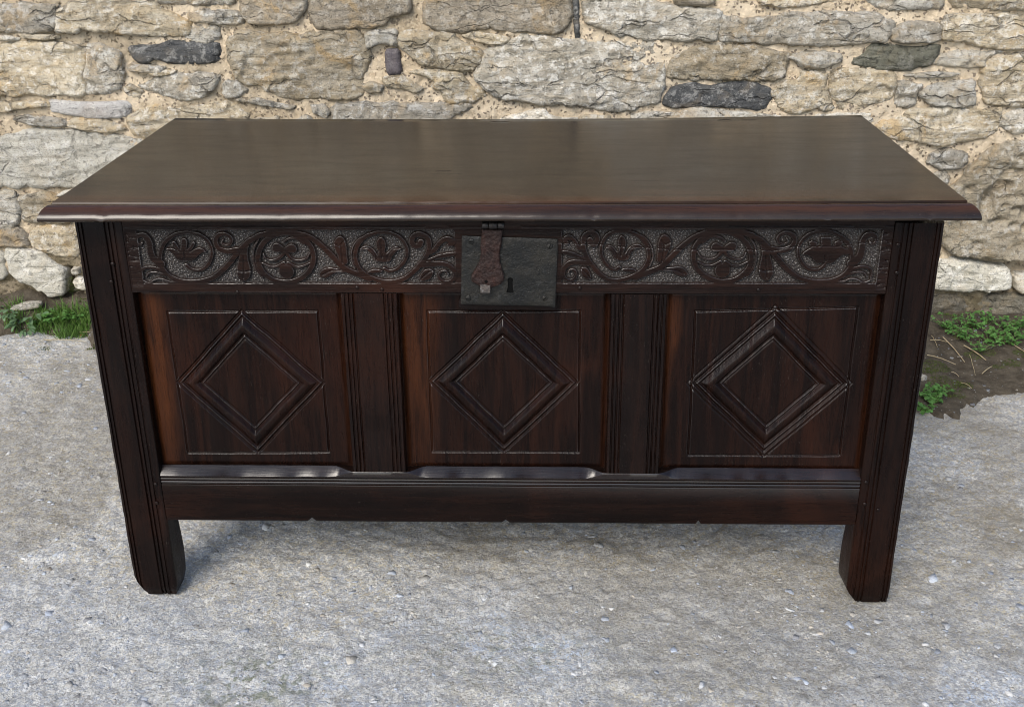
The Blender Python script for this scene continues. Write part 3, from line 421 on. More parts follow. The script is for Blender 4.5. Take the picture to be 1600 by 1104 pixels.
stain = .75 * sstep(.62, 1.15, GY + .10 * fbm(GX * 4, GY * 4, 3, 31)) * sstep(-.1, .5, fbm(GX * 3, GY * 3, 3, 33) + .45) + .5 * sstep(.15, .5, fbm(GX * 2.2, GY * 2.2, 4, 35)) + .45 * sstep(.45, .8, GX) * sstep(.1, .4, GY + .1 * fbm(GX * 5, GY * 5, 3, 36)) * sstep(-.4, .2, fbm(GX * 6, GY * 6, 3, 39))
alg = .35 * np.exp(-(((GX - .0) / .16) ** 2 + ((GY + .13) / .07) ** 2)) + .7 * np.exp(-(((GX + .36) / .1) ** 2 + ((GY + .2) / .07) ** 2))
attr(m, 'skylit_aggregate', sstep(.14, -.06, GY + .11 * fbm(GX * 4, GY * 4, 4, 37)) * sstep(-.55, .1, fbm(GX * 3.3, GY * 3.3, 3, 38))); attr(m, 'stain', stain); attr(m, 'algae', alg)
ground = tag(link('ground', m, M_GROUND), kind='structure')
# angular chips of aggregate showing in the concrete surface
PAL = np.array([(.29, .33, .40), (.36, .40, .46), (.20, .23, .28), (.41, .42, .43), (.47, .47, .46), (.34, .31, .26), (.38, .33, .26), (.14, .145, .16), (.27, .26, .24)])
PW = np.array([.20, .17, .10, .15, .08, .12, .07, .05, .06])
def chips(name, cand, xr, yr, hfun, dfun, label, cat, sk=1., dim=1.):
    V, F, col = [], [], []
    X_ = rng.uniform(*xr, cand); Y_ = rng.uniform(*yr, cand)
    dens = dfun(X_, Y_)
    k = rng.random(cand) < dens; X_, Y_ = X_[k], Y_[k]
    Z_ = hfun(X_, Y_)
    for x, y, z in zip(X_, Y_, Z_):
        if (abs(x) > .5 and abs(x) < .62 and -.02 < y < .08): continue
        s = .0014 + .0018 * rng.pareto(1.9); s = sk * min(s, .0090 * rng.uniform(.7, 1.3))
        n = rng.integers(5, 8); a0 = rng.random() * 6.28; an = a0 + (np.arange(n) + rng.uniform(-.3, .3, n)) * 6.283 / n
        rr = s * rng.uniform(.5, 1.3, n); asp = rng.uniform(.5, 1); th = rng.random() * 3.14
        px = rr * np.cos(an); py = rr * np.sin(an) * asp; px, py = px * math.cos(th) - py * math.sin(th), px * math.sin(th) + py * math.cos(th)
        tx, ty = rng.normal(0, .16, 2); up = rng.uniform(-.0008, .0007)
        b = len(V); c = dim * 1.1 * PAL[rng.choice(len(PAL), p=PW)] * rng.uniform(.75, 1.2) * .85 + .15 * dim * np.array((.5, .48, .44))
        for q in range(n): V.append((x + px[q], y + py[q], z - .004)); 
        for q in range(n): V.append((x + px[q] * .96, y + py[q] * .96, z + up + px[q] * tx + py[q] * ty))
        V.append((x, y, z + up + s * .02)); col += [c] * (2 * n + 1)
        for q in range(n):
            e = (q + 1) % n; F.append((b + q, b + e, b + n + e)); F.append((b + q, b + n + e, b + n + q)); F.append((b + n + q, b + n + e, b + 2 * n))
    me = mesh_np(name, V, F); ca = me.attributes.new('chip', 'FLOAT_COLOR', 'POINT')
    ca.data.foreach_set('color', np.concatenate([np.array(col), np.ones((len(col), 1))], 1).astype(np.float32).ravel())
    o = link(name, me, M_CHIP, smooth=False)
    return tag(o, label, cat, kind='stuff')
def dens_ground(X_, Y_):
    d = .28 + .72 * sstep(.35, -.1, Y_ + .12 * fbm(X_ * 3, Y_ * 3, 2, 41)); d = d * (.35 + .9 * sstep(-.35, .35, fbm(X_ * 5, Y_ * 5, 3, 43)))
    return d + .6 * ((X_ < -.95) & (Y_ > .75))
chips('stone_chips', 20000, (-1.35, 1.3), (-.34, 1.15), ground_h, dens_ground, 'blue grey and pale stone chips set in the concrete ground', 'gravel')
# soil strip at the foot of the wall
EX = np.array([-2.6] + [q[0] for q in SOIL] + [-.5, .3, .7] + [q[0] for q in SOILR] + [2.6])
EY = np.array([1.0] + [q[1] for q in SOIL] + [.95, .85, .75] + [q[1] for q in SOILR] + [.85])
_o = np.argsort(EX); EX, EY = EX[_o], EY[_o]
def soil_h(x, y):
    e = np.interp(x, EX, EY) + .018 * fbm(x * 22, y * 22, 3, 51)
    d = y - e
    return -.022 + .0245 * sstep(-.02, .02, d) + .028 * sstep(.12, .5, d) * sstep(0, .8, x) + .02 * sstep(.0, .12, d) * sstep(-.8, -1., x) + .055 * sstep(1.09, 1.19, y) * sstep(-1.02, -1.10, x) * (1 + .5 * fbm(x * 14, y * 3, 3, 57)) + (.006 * fbm(x * 20, y * 20, 4, 53) + .004 * np.abs(fbm(x * 70, y * 70, 2, 55))) * sstep(0, .06, d)
sx, sy = np.arange(-1.6, 1.5, .008), np.arange(.6, 1.24, .008)
SX, SY = np.meshgrid(sx, sy, indexing='ij')
tag(link('soil', mesh_np('soil', np.stack([SX, SY, soil_h(SX, SY)], -1).reshape(-1, 3), grid_faces(len(sx), len(sy))), M_SOIL), kind='structure')

chips('soil_grit', 1100, (.8, 1.35), (.66, 1.17), soil_h, lambda x, y: .6 * (soil_h(x, y) > .001), 'small pale grit and crumbs lying on the dark soil at the right', 'grit', .75, .42)
chips('soil_grit', 500, (-1.4, -.98), (.98, 1.12), soil_h, lambda x, y: .6 * (soil_h(x, y) > .001), 'small pale grit in the soil below the weeds at the left', 'grit', .75, .42)
# ------------------------------------------------------------------ stone wall
wall = tag(empty('stone_wall', (0, YW, 0)), 'old rubble stone wall with sandy mortar behind the coffer', 'wall')
WO = np.array([0, YW, 0])
def stone(poly, typ, seed, step=.005, proud=None, parent=wall):
    P = [(a / 1000, b / 1000) for a, b in poly]
    if area(P) < 0: P = P[::-1]
    xs_, zs_ = [q[0] for q in P], [q[1] for q in P]; sz = min(max(xs_) - min(xs_), max(zs_) - min(zs_))
    st_ = min(step, max(.0025, sz / 7))
    cxx, czz = sum(xs_) / len(P), sum(zs_) / len(P); gw = 1 + .0110 / max(sz, .03); P = [(cxx + (a - cxx) * (1 + (gw - 1) * .6), czz + (b - czz) * gw) for a, b in P]
    B = densify(cut(P, .14), st_)
    Ba = np.array(B); am = min(.007, sz * .09) * (.4 if typ in 'dvk' else 1.)
    Ba = Ba + am * np.stack([fbm(Ba[:, 0] * 45, Ba[:, 1] * 45, 3, seed), fbm(Ba[:, 0] * 45, Ba[:, 1] * 45, 3, seed + 3)], 1)
    gx_, gz_ = np.meshgrid(np.arange(min(xs_), max(xs_), st_), np.arange(min(zs_), max(zs_), st_), indexing='ij')
    gx_ = gx_.ravel() + rng.uniform(-.3, .3, gx_.size) * st_; gz_ = gz_.ravel() + rng.uniform(-.3, .3, gz_.size) * st_
    Bl = [tuple(q) for q in Ba]
    k = inside(gx_, gz_, Bl); gx_, gz_ = gx_[k], gz_[k]
    if len(gx_): k = poly_dist(gx_, gz_, Bl) > st_ * .55; gx_, gz_ = gx_[k], gz_[k]
    V, F = cdt_fill(Bl, list(zip(gx_, gz_)))
    pr = proud if proud is not None else random.uniform(.006, .013)
    tilt = random.uniform(-.07, .07); tx = random.uniform(-.03, .03); tz = random.uniform(-.05, .03); cx, cz = np.mean(xs_), np.mean(zs_)
    amp = {'k': .35, 'l': .6, 'd': .6, 'v': .3, 'b': .55, 'e': .8, 'm': .9}.get(typ, 1.)
    def yf(x, z):
        d = poly_dist(x, z, Bl); rr = min(.0042, sz * .2)
        edge = 1 - np.sqrt(np.clip(1 - (1 - np.clip(d / rr, 0, 1)) ** 2, 0, 1))
        zz = z + tilt * (x - cx)
        k_ = 26 + 8 * math.sin(seed); tr = zz * k_ + 1.3 * fbm(x * 6, zz * 14, 4, seed) + .35 * fbm(x * 30, zz * 50, 3, seed + 1)
        fr = tr - np.floor(tr); led = (np.where(fr < .82, fr / .82, (1 - fr) / .18)) * (hsh(np.floor(tr), np.floor(tr) * 0, seed) * .9 + .2)
        wx, wz = x + .012 * fbm(x * 18, z * 18, 2, seed + 6), zz + .008 * fbm(x * 22, z * 22, 2, seed + 7)
        ids = []
        for fx_, fz_, sd_ in ((9, 24, 8), (22, 60, 9)):
            _, q = cell(wx * fx_, wz * fz_, seed + sd_); ids.append(q)
        h = pr * (1 - edge) + amp * (.0075 * (ids[0] - .5) + .004 * (ids[1] - .5) + .0075 * led * np.clip(d / .02, 0, 1) + .0045 * fbm(x * 8, zz * 12, 4, seed + 2) + .0045 * fbm(x * 34, zz * 55, 3, seed + 4))
        h = h + tx * (x - cx) + tz * (z - cz)
        if typ == 'e':
            for hx, hz, rx, rz, dp in HOL:
                q = ((x - hx / 1000) / (rx / 1000)) ** 2 + ((z - hz / 1000 - .15 * (x - hx / 1000)) / (rz / 1000)) ** 2
                h = h - 1.25 * dp / 1000 * np.exp(-q * q * .8 - q * .3)
            h = h + .012 * fbm(x * 14, z * 14, 3, 90) + .006
        if typ == 'm': h = h - .022 + .012 * fbm(x * 16, z * 16, 3, 91)
        return -h
    v3, fc = slab(V, F, yf, .06)
    return link('stone', mesh_py('stone', v3, fc), SM[typ], parent)
STP = []
for i, (ty, poly) in enumerate(S):
    stone(poly, ty, 100 + i * 7); STP.append(poly)
# courses beyond the frame and behind the coffer
def taken(P):
    cx, cz = sum(q[0] for q in P) / len(P), sum(q[1] for q in P) / len(P)
    A = np.array(densify(P, 18) + [(cx, cz)])
    for T in STP:
        tx_, tz_ = [q[0] for q in T], [q[1] for q in T]
        if max(tx_) < A[:, 0].min() or min(tx_) > A[:, 0].max() or max(tz_) < A[:, 1].min() or min(tz_) > A[:, 1].max(): continue
        if inside(A[:, 0], A[:, 1], T).any(): return True
        if inside(np.array(tx_), np.array(tz_), P).any(): return True
    return False
def course_fill(x0, x1, z0, z1, hmin, hmax, wmin, wmax, step, check):
    z = z0; k = 0
    while z < z1 - 15:
        h = random.uniform(hmin, hmax); x = x0 - random.uniform(0, wmax)
        while x < x1:
            w_ = random.uniform(wmin, wmax); hh = h * random.uniform(.75, 1.)
            P = [(x + 6, z + 6), (x + w_ * .35, z + random.uniform(0, 10)), (x + w_ * .7, z + random.uniform(2, 12)), (x + w_ - 8, z + random.uniform(5, 22)),
                 (x + w_ - random.uniform(2, 20), z + hh * .6), (x + w_ - random.uniform(12, 32), z + hh - 4), (x + w_ * .6, z + hh - random.uniform(0, 10)), (x + w_ * .3, z + hh - random.uniform(0, 12)), (x + random.uniform(8, 30), z + hh - 10), (x + random.uniform(0, 12), z + hh * .5)]
            if not check or not taken(P):
                stone(P, random.choice('ggwwwppbl'), 5000 + k * 11 + int(abs(z)) * 3, step); k += 1
                if check: STP.append(P)
            x += w_ + random.uniform(6, 14)
        z += h + random.uniform(8, 14)
course_fill(-850, 930, 30, 560, 55, 110, 100, 300, .012, True)
course_fill(-950, 930, 30, 560, 30, 50, 50, 110, .012, True)
course_fill(-2300, -1420, -40, 820, 80, 160, 200, 420, .018, True)
course_fill(1335, 2250, -40, 820, 80, 160, 200, 420, .018, True)
course_fill(-2300, 2250, 842, 1560, 90, 170, 220, 520, .02, False)
# mortar bed
MH = [(1190, 230, 130, 110, 60), (-1152, 108, 12, 30, 70), (-1150, 80, 14, 20, 60), (-1165, 62, 20, 12, 40)]
def mortar_y(x, z):
    h = .010 * fbm(x * 9, z * 9, 3, 61) - .002 + .004 * fbm(x * 40, z * 40, 3, 62) + .0025 * fbm(x * 120, z * 120, 2, 63)
    c_, i_ = cell(x * 70, z * 70, 64); h = h + .0035 * sstep(.45, .1, c_) * (i_ > .6) - .006 * sstep(.4, .1, c_) * (i_ < .18)
    h = h - .016 * sstep(.16, .05, z)
    for hx, hz, rx, rz, dp in MH: h = h - dp / 1000 * np.exp(-((x - hx / 1000) / (rx / 1000)) ** 2 - ((z - hz / 1000) / (rz / 1000)) ** 2)
    return -(h - .0005)
mx, mz = np.arange(-1.42, 1.33, .0055), np.arange(-.05, .83, .0055)
mx = np.concatenate([np.arange(-2.4, -1.42, .03), mx, np.arange(1.34, 2.4, .03)]); mz = np.concatenate([mz, np.arange(.835, 1.65, .03)])
MX, MZ = np.meshgrid(mx, mz, indexing='ij')
me = mesh_np('mortar', np.stack([MX, mortar_y(MX, MZ), MZ], -1).reshape(-1, 3), grid_faces(len(mx), len(mz)))
mortar_dark = .9 * sstep(.16, .10, MZ) * sstep(-1.02, -1.08, MX) + sstep(.20, .04, MZ + .05 * fbm(MX * 6, MZ * 6, 3, 66)) + .9 * sstep(-.95, -1.15, MX) * sstep(.55, .25, MZ) * sstep(-.1, .25, fbm(MX * 9, MZ * 9, 3, 67)) + .5 * sstep(.1, .4, fbm(MX * 4, MZ * 4, 3, 68)) * sstep(.6, -.6, MX)  # mortar darker near the base and in patches, mostly at the left
attr(me, 'mortar_dark', np.clip(mortar_dark, 0, 1)); link('mortar', me, M_MORTAR, wall)
V, F = box_data(-2.4, 2.4, .05, .45, -.05, 1.63); link('wall_core', mesh_py('wall_core', V, F), M_MORTAR, wall, smooth=False)

# ------------------------------------------------------------------ the coffer
coffer = tag(empty('coffer'), 'dark carved oak coffer with three diamond panels and iron lock plate', 'chest')
XO, XI, YP = .600, .5315, .016
# top rail with carved frieze
def catmull(P, k=8):
    P = np.array(P, float)
    if len(P) < 3: return P
    Q = np.vstack([2 * P[0] - P[1], P, 2 * P[-1] - P[-2]]); out = []
    for i in range(1, len(Q) - 2):
        a, b, c, d = Q[i - 1:i + 3]
        for t_ in np.arange(k) / k: out.append(.5 * (2 * b + (c - a) * t_ + (2 * a - 5 * b + 4 * c - d) * t_ ** 2 + (3 * b - a - 3 * c + d) * t_ ** 3))
    out.append(Q[-2]); return np.array(out)
fx, fz = np.arange(-531.4, 531.5, .8), np.arange(517.5, 628.6, .8)
FX, FZ = np.meshgrid(fx, fz, indexing='ij')
RZ = np.interp(FX, [-532, 532], [-1.2, 1.6])      # the band rises slightly to the right
wobx, wobz = .5 * fbm(FX * .12, FZ * .12, 2, 71), .5 * fbm(FX * .12, FZ * .12, 2, 72)
QX, QZ = FX + wobx, FZ + wobz
Dm = np.full(FX.shape, -9.); Gv = np.full(FX.shape, 9.)
def win(p, m_):
    i0, i1 = np.searchsorted(fx, [p[:, 0].min() - m_, p[:, 0].max() + m_]); j0, j1 = np.searchsorted(fz, [p[:, 1].min() - m_, p[:, 1].max() + m_])
    return slice(i0, i1), slice(j0, j1)
for pts, w0, w1 in LS + RS:
    c = catmull(pts, 6); s_ = win(c, 12); x, z = QX[s_], QZ[s_]; n = len(c)
    if x.size == 0: continue
    for i in range(n - 1):
        d, t_ = seg_dist(x, z, *c[i], *c[i + 1]); wd = w0 + (w1 - w0) * (i + t_) / (n - 1)
        Dm[s_] = np.maximum(Dm[s_], wd / 2 - d)
for P in LP + RP:
    P = chaikin(P, 2) if len(P) > 5 else P; c = np.array(P); s_ = win(c, 8); x, z = QX[s_], QZ[s_]
    if x.size == 0: continue
    d = poly_dist(x, z, P); Dm[s_] = np.maximum(Dm[s_], np.where(inside(x, z, P), d, -d))
for pts, gw in LG + RG:
    c = catmull(pts, 6); s_ = win(c, 6); x, z = QX[s_], QZ[s_]
    for i in range(len(c) - 1):
        d, _ = seg_dist(x, z, *c[i], *c[i + 1]); Gv[s_] = np.minimum(Gv[s_], d / gw)
lo, hi = 533.8 + RZ, 611.2 + RZ
fr = np.minimum(np.minimum(FZ - lo, hi - FZ), np.minimum(FX + 513, 516 - FX)) + .5 * fbm(FX * .2, FZ * .2, 2, 73)
frame_in = np.maximum(Dm, -fr)
DEP = 5.2
frame_in = np.maximum(frame_in, np.minimum(FX + 70, 80 - FX))
rel = sstep(-.75, .55, frame_in)
H = -DEP * (1 - rel) - .7 * rel * np.exp(-np.clip(Dm, 0, 9) / .6) * (fr > 0)
c1, i1 = cell(FX / 3.4 + .6 * fbm(FX * .3, FZ * .3, 2, 74), FZ / 1.9 + .6 * fbm(FX * .3, FZ * .3, 2, 75), 76)
H += (1 - rel) * (1.9 * (sstep(.65, .1, c1) - .4) * (.5 + i1) + .8 * fbm(FX * .5, FZ * .7, 2, 77))
H -= rel * 1.5 * np.exp(-Gv ** 2) * (Dm > .3)
H += .14 * fbm(FX * .02, FZ * .5, 3, 78) + .05 * fbm(FX * .15, FZ * 1.2, 2, 79)
for sgn, xa, xb in ((-1, -530, -514), (1, 517, 530)):          # chisel ticks beside the stiles
    mk = sstep(xa - 1, xa + 1, FX) * sstep(xb + 1, xb - 1, FX) * sstep(525, 530, FZ) * sstep(612, 606, FZ)
    H -= mk * (.9 + 1.6 * sstep(.15, .5, fbm(FX * .1, FZ * .35, 3, 80 + sgn)))
H -= 1.3 * np.exp(-((FZ - 616.5 - RZ) / .9) ** 2) * (vn(FX * .02, FX * 0, 83) > .2)
ck = np.array(CRK); H -= 1.5 * np.exp(-((FZ - np.interp(FX, ck[:, 0], ck[:, 1]) - .5 * fbm(FX * .2, FX * 0, 2, 84)) / .75) ** 2) * (FX > 60) * (FX < 520)
H -= 3 * sstep(519.5, 517, FZ) + 1.5 * sstep(.55, .9, vn(FX * .015, FX * 0, 85)) * sstep(521, 517.5, FZ)
nz = len(fz)
recess_pale = (1 - rel) * (.55 + .45 * i1)
me = mesh_np('top_rail', np.stack([FX / 1000, -H / 1000, FZ / 1000], -1).reshape(-1, 3), tri_faces(H))
attr(me, 'recess_pale', recess_pale); rail = link('top_rail', me, W_CARVE, coffer)
box('rail_core', -.531, .531, .0098, .030, .5172, .6285, W_X, rail, 0)
# stiles and legs
def stile_prof(k):
    return [(0, 5.), (.6, 2.2), (2., .6), (4, .2), (5.2, .2), (6., 2.4), (7.2, 2.4), (8, .5), (10.2, .5), (11, 2.6), (12.4, 2.6), (13.6, 0), (28, 0), (42, 0), (43.4, 2.6), (44.6, 2.6), (45.6, .4), (48, .4), (49, 2.6), (50.2, 2.6), (51.2, .4), (55, .4), (55.8, 1.9), (57, 1.9), (57.8, .8), (66.5, .8), (68, 1.6), (68.5, 4.)]
def stile(sgn):
    pf = stile_prof(0); zs_ = np.concatenate([[0, .004, .010, .018, .026, .034, .05], np.arange(.07, .631, .012)]); depth = .046
    V = []; F = []
    ring = [(sgn * (-XO + a / 1000), b / 1000) for a, b in pf]
    n = len(ring) + 2
    for z in zs_:
        wear = .0016 * fbm(np.array([z * 22.]), np.array([sgn * 3.]), 3, 95)[0]
        for j, (x, y) in enumerate(ring):
            xx = x; t_ = -sgn * x   # t_ = distance outward
            sx_ = sgn * x
            if sgn > 0:   # left stile: outer bottom corner bevelled
                lim = -XO + .020 * max(0, 1 - z / .034); inn = -XI
                inn -= .004 * max(0, 1 - z / .02)
            else:         # right stile: inner bottom corner bevelled
                lim = -XO; inn = -XI - .018 * max(0, 1 - z / .024)
            q = min(max(sx_, lim), inn); 
            yy = y + .0005 * fbm(np.array([z * 30.]), np.array([x * 300.]), 2, 97)[0] + (.0045 if j in (0, 1, n - 3) else .0016 if j in (2, 3, n - 4) else 0) * abs(wear) / .0016
            if z < .006: yy += .003
            V.append((sgn * q, yy, z))
        wi = .004 * max(0, fbm(np.array([z * 16.]), np.array([5. * sgn]), 2, 96)[0]) if z < .14 else 0
        xin = V[-1][0] + sgn * (0.0 + (.003 * math.sin(min(z, .12) / .12 * 3.14) + wi if z < .13 else 0))
        V.append((xin, depth, z)); V.append((V[-n + 1][0], depth, z))
    for i in range(len(zs_) - 1):
        for j in range(n):
            k = (j + 1) % n; F.append((i * n + j, i * n + k, (i + 1) * n + k, (i + 1) * n + j))
    F += [tuple(range(n))[::-1], tuple(range((len(zs_) - 1) * n, len(zs_) * n))]
    return sharp(link('stile', mesh_py('stile', V, F), W_Z, coffer), 50)
stile(1); stile(-1)
# bottom rail with stopped chamfers, reeded upper edge and a nicked lower edge
def cham(x):
    c = 1.
    for a, b in ((-.2385, -.1505), (.1455, .2325)):
        c = min(c, 1 - float(sstep(a - .028, a + .006, x)) * float(sstep(b + .028, b - .006, x)))
    return c
def brail(x):
    tl = .0020 * (x + .53) / 1.06; c = cham(x); nick = 0.
    for nx, nh, nw in ((-.304, .0062, .007), (-.003, .005, .006), (.293, .006, .004)): nick = max(nick, nh * max(0, 1 - abs(x - nx) / nw))
    w_ = .0004 * fbm(np.array([x * 30.]), np.array([0.]), 3, 99)[0]
    pr = [(2.5, 139.8), (1.6, 141), (1.2, 146.5), (.2, 147.6), (0, 150), (0, 176), (0, 203.5), (.5, 204.6), (2.6, 205.4), (2.8, 206.6), (.6, 207.6), (.2, 209), (.8, 210.4), (2.8, 211.2), (2.9, 212.2), (.6, 213), (.1, 214.4), (.6, 216), (2.2, 216.8), (2.2, 217.6), (.2, 218.4), (0, 220.)]
    out = [(y / 1000 + w_, z / 1000 + tl + (nick if z < 147 else nick * .3 if z < 150 else 0)) for y, z in pr]
    cw = .0004 * fbm(np.array([x * 60.]), np.array([9.]), 3, 98)[0]
    c0 = .2205 + (1 - c) * .0068 + tl + cw; out += [(.0006, c0), (.0006 + .0135 * c + .0005, c0 + .010 * c + .0006), (.020, .2300 + tl if c > .5 else c0 + .010 * c + .0012), (.032, .2300 + tl), (.032, .139)]
    return out
bx_ = np.unique(np.concatenate([np.arange(-.5312, .5313, .006), [-.304, -.298, -.311, -.003, -.009, .003, .293, .289, .297, .5312]]))
br = sharp(loft_x('bottom_rail', bx_, brail, W_RAIL, coffer), 35)
attr(br.data, 'polish', [float(sstep(.2035, .206, v.co.z)) for v in br.data.vertices])
# muntins
def muntin(x0, x1):
    w_ = (x1 - x0) * 1000
    half = [(0, 6.), (.6, 1.8), (1.6, .7), (5., .6), (5.8, 2.8), (7, 2.8), (7.9, .8), (11, .8), (12, 2.8), (13.2, 2.8), (14, .7), (16.6, .7), (17.4, 2.6), (18.6, 2.6), (20, .5)]
    pf = half + [(w_ - a, b) for a, b in half[::-1]]; zs_ = np.arange(.2285, .5176, .0085); n = len(pf) + 2; V = []; F = []
    for z in zs_:
        for a, b in pf: V.append((x0 + a / 1000 + .0004 * float(fbm(np.array([z * 25]), np.array([a]), 2, 88)[0]), b / 1000 + .0004 * float(fbm(np.array([z * 40]), np.array([a * 9.]), 2, 89)[0]) + .0006, z))
        V += [(x1, .026, z), (x0, .026, z)]
    for i in range(len(zs_) - 1):
        for j in range(n): k = (j + 1) % n; F.append((i * n + j, i * n + k, (i + 1) * n + k, (i + 1) * n + j))
    return sharp(link('muntin', mesh_py('muntin', V, F), W_Z, coffer), 45)
muntin(-.2345, -.1535); muntin(.1490, .2285)
# panels
PF = np.array([(-60, 0), (-1.6, 0), (0, -2.4), (1.6, -2.0), (3.2, .9), (5., 1.2), (6.6, -1.6), (8., -1.8), (10.4, .8), (14.5, 4.2), (18, 5.), (21.5, 4.2), (25.0, 0), (26.2, -1.8), (27.6, .9), (29.2, .9), (30.6, -2.0), (32.4, -.2), (34, 0), (300, 0)])
def panel(x0, x1, dia, sq, seed, wfun, outer=0.):
    px, pz = np.arange(x0, x1 + .5, .85), np.arange(226., 520.5, .85); PX, PZ = np.meshgrid(px, pz, indexing='ij')
    wx = PX + .8 * fbm(PX * .03, PZ * .03, 2, seed) + .14 * fbm(PX * .15, PZ * .15, 2, seed + 1); wz = PZ + .8 * fbm(PX * .03, PZ * .03, 2, seed + 2)
    s_ = np.full(PX.shape, 999.); n = 4
    for i in range(4):
        (ax, az), (bx2, bz) = dia[i], dia[(i + 1) % 4]     # clockwise T,R,B,L
        L = math.hypot(bx2 - ax, bz - az); s_ = np.minimum(s_, ((wx - ax) * (bz - az) - (wz - az) * (bx2 - ax)) / L)
    h = np.interp(s_, PF[:, 0], PF[:, 1])
    if outer: h = h - 2.2 * np.exp(-((s_ + outer) / .95) ** 2)
    for ax_ in (0, 1): h = .25 * np.roll(h, 1, ax_) + .5 * h + .25 * np.roll(h, -1, ax_)
    g = np.full(PX.shape, 99.)
    for i in range(4):
        d, _ = seg_dist(wx, wz, *sq[i], *sq[(i + 1) % 4]); g = np.minimum(g, d)
    h = h - 2.5 * np.exp(-(g / 1.25) ** 2) * (s_ < -2) + .5 * sstep(0, 3, g) * inside(wx, wz, sq) * (s_ < -2)
    h = h + .35 * fbm(PX * .25, PZ * .02, 3, seed + 3) + .5 * fbm(PX * .015, PZ * .01, 2, seed + 4)
    e = np.minimum(np.minimum(PX - x0 - 6, x1 - 6 - PX), np.minimum(PZ - 231, 517 - PZ)); h = h - 3.2 * (1 - sstep(-2, 9, e)) ** 1.5
    me = mesh_np('panel', np.stack([PX / 1000, YP - h / 1000, PZ / 1000], -1).reshape(-1, 3), tri_faces(h))
    attr(me, 'worn', np.clip(wfun(PX - x0, PZ, x1 - PX), 0, 1)); return link('panel', me, W_PANEL, coffer)
def wf(a, b, amt, seed):
    def f_(dl, z, dr):
        n_ = 9 * fbm(z * .015, dl * .06, 3, seed)
        w_ = amt * sstep(a + b, a - b * .2, dl + n_ + (z - 400) * -.02) * (.55 + .45 * sstep(235, 330, z))
        return w_ + .22 * sstep(15, 8, dr) + .12 * sstep(505, 515, z)
    return f_
panel(-536.5, -232, [(-382, 486), (-270, 371), (-381, 252), (-491, 370.5)], [(-491, 483), (-271, 485), (-271.5, 254), (-489, 251)], 201, wf(32, 14, 1., 211))
panel(-157, 152, [(-4.4, 486), (105.4, 373.5), (-4.6, 256), (-114, 374.5)], [(-112.5, 485.5), (106, 487), (108.5, 257), (-114.5, 256.5)], 202, wf(36, 30, .75, 212))
panel(226, 536.5, [(384, 486.8), (496, 374.3), (386.5, 260.8), (274, 373)], [(271, 486.5), (499.5, 493.5), (500, 255), (272.5, 253.5)], 203, wf(15, 12, .8, 213), 6.5)
# carcase behind
box('front_lining', -.53, .53, .0335, .040, .22, .515, W_X, coffer, 0)
for s_ in (-1, 1):
    x0, x1 = sorted((s_ * .588, s_ * .570)); box('side_panel', x0, x1, .046, .500, .140, .6295, W_X, coffer, .002)
    x0, x1 = sorted((s_ * .600, s_ * .5315)); box('rear_stile', x0, x1, .500, .548, .0, .6295, W_Z, coffer, .003)
box('back_board', -.5312, .5312, .515, .535, .140, .6285, W_X, coffer, .002)
box('floor_board', -.5312, .5312, .0405, .5148, .150, .168, W_X, coffer, .002)
# lid: thick board, moulded front edge, slightly sagging back
LPROF = [(.550, .6335, 633), (.552, .640, 630), (.551, .651, 622), (.546, .6548, 619.5)]
LPROF += [(y, .6552, 619) for y in np.arange(.52, .0, -.026)]
LPROF += [(-.006, .6552, 619.3), (-.0105, .6550, 619.6), (-.0118, .6522, 620.2), (-.0132, .6520, 620.6), (-.0150, .6530, 621.5), (-.0185, .6526, 623.5), (-.0230, .6512, 626), (-.0275, .6488, 628.6), (-.0315, .6455, 630.8), (-.0345, .6418, 632.2), (-.0362, .6385, 633), (-.0366, .6362, 633.2), (-.0355, .6345, 632.6), (-.0325, .6340, 631), (-.028, .6336, 629), (-.018, .6300, 622), (.02, .6297, 620), (.30, .6297, 620)]
def lid():
    ts = np.linspace(-1, 1, 281); n = len(LPROF); V = []
    for t_ in ts:
        for (y, z, hw) in LPROF:
            x = t_ * hw / 1000; sag = -.0042 * (1 - t_ * t_) * max(0, (y + .04) / .59) if z > .632 else 0
            nz_ = .0006 * float(fbm(np.array([x * 5]), np.array([y * 3]), 3, 301)[0]) + (.0004 * float(fbm(np.array([x * 40]), np.array([y * 40]), 2, 302)[0]) if y < -.01 else 0)
            if y < -.01:
                for dx_, dw, dd in ((-.545, .006, .0022), (-.30, .003, .0014), (.12, .004, .0016), (.31, .003, .0015), (.43, .008, .0012), (.565, .003, .002)): nz_ -= .6 * dd * math.exp(-((x - dx_) / dw) ** 2) * min(1, (-y - .01) / .012) * (1 if z > .6345 else 0)
            V.append((x, y + (.0005 * float(fbm(np.array([x * 25]), np.array([1.]), 3, 303)[0]) if y < -.01 else 0), z + sag + nz_ + .0015 * t_))
    F = [(i * n + j, i * n + (j + 1) % n, (i + 1) * n + (j + 1) % n, (i + 1) * n + j) for i in range(len(ts) - 1) for j in range(n)]
    F += [tuple(range(n)), tuple(range((len(ts) - 1) * n + n - 1, (len(ts) - 1) * n - 1, -1))]
    me = mesh_py('lid', V, F); co = np.array(V)
    attr(me, 'worn', .55 * sstep(.035, -.004, co[:, 1]) * sstep(-.013, -.008, co[:, 1]) + .35 * sstep(.12, -.01, co[:, 1]) * sstep(-.0125, -.010, co[:, 1]) + .75 * sstep(-.037, -.024, co[:, 1]) * (co[:, 1] < -.0135))
    attr(me, 'polish', sstep(-.012, -.016, co[:, 1]))
    return sharp(link('lid', me, W_LID, coffer), 50)
lid_o = lid()
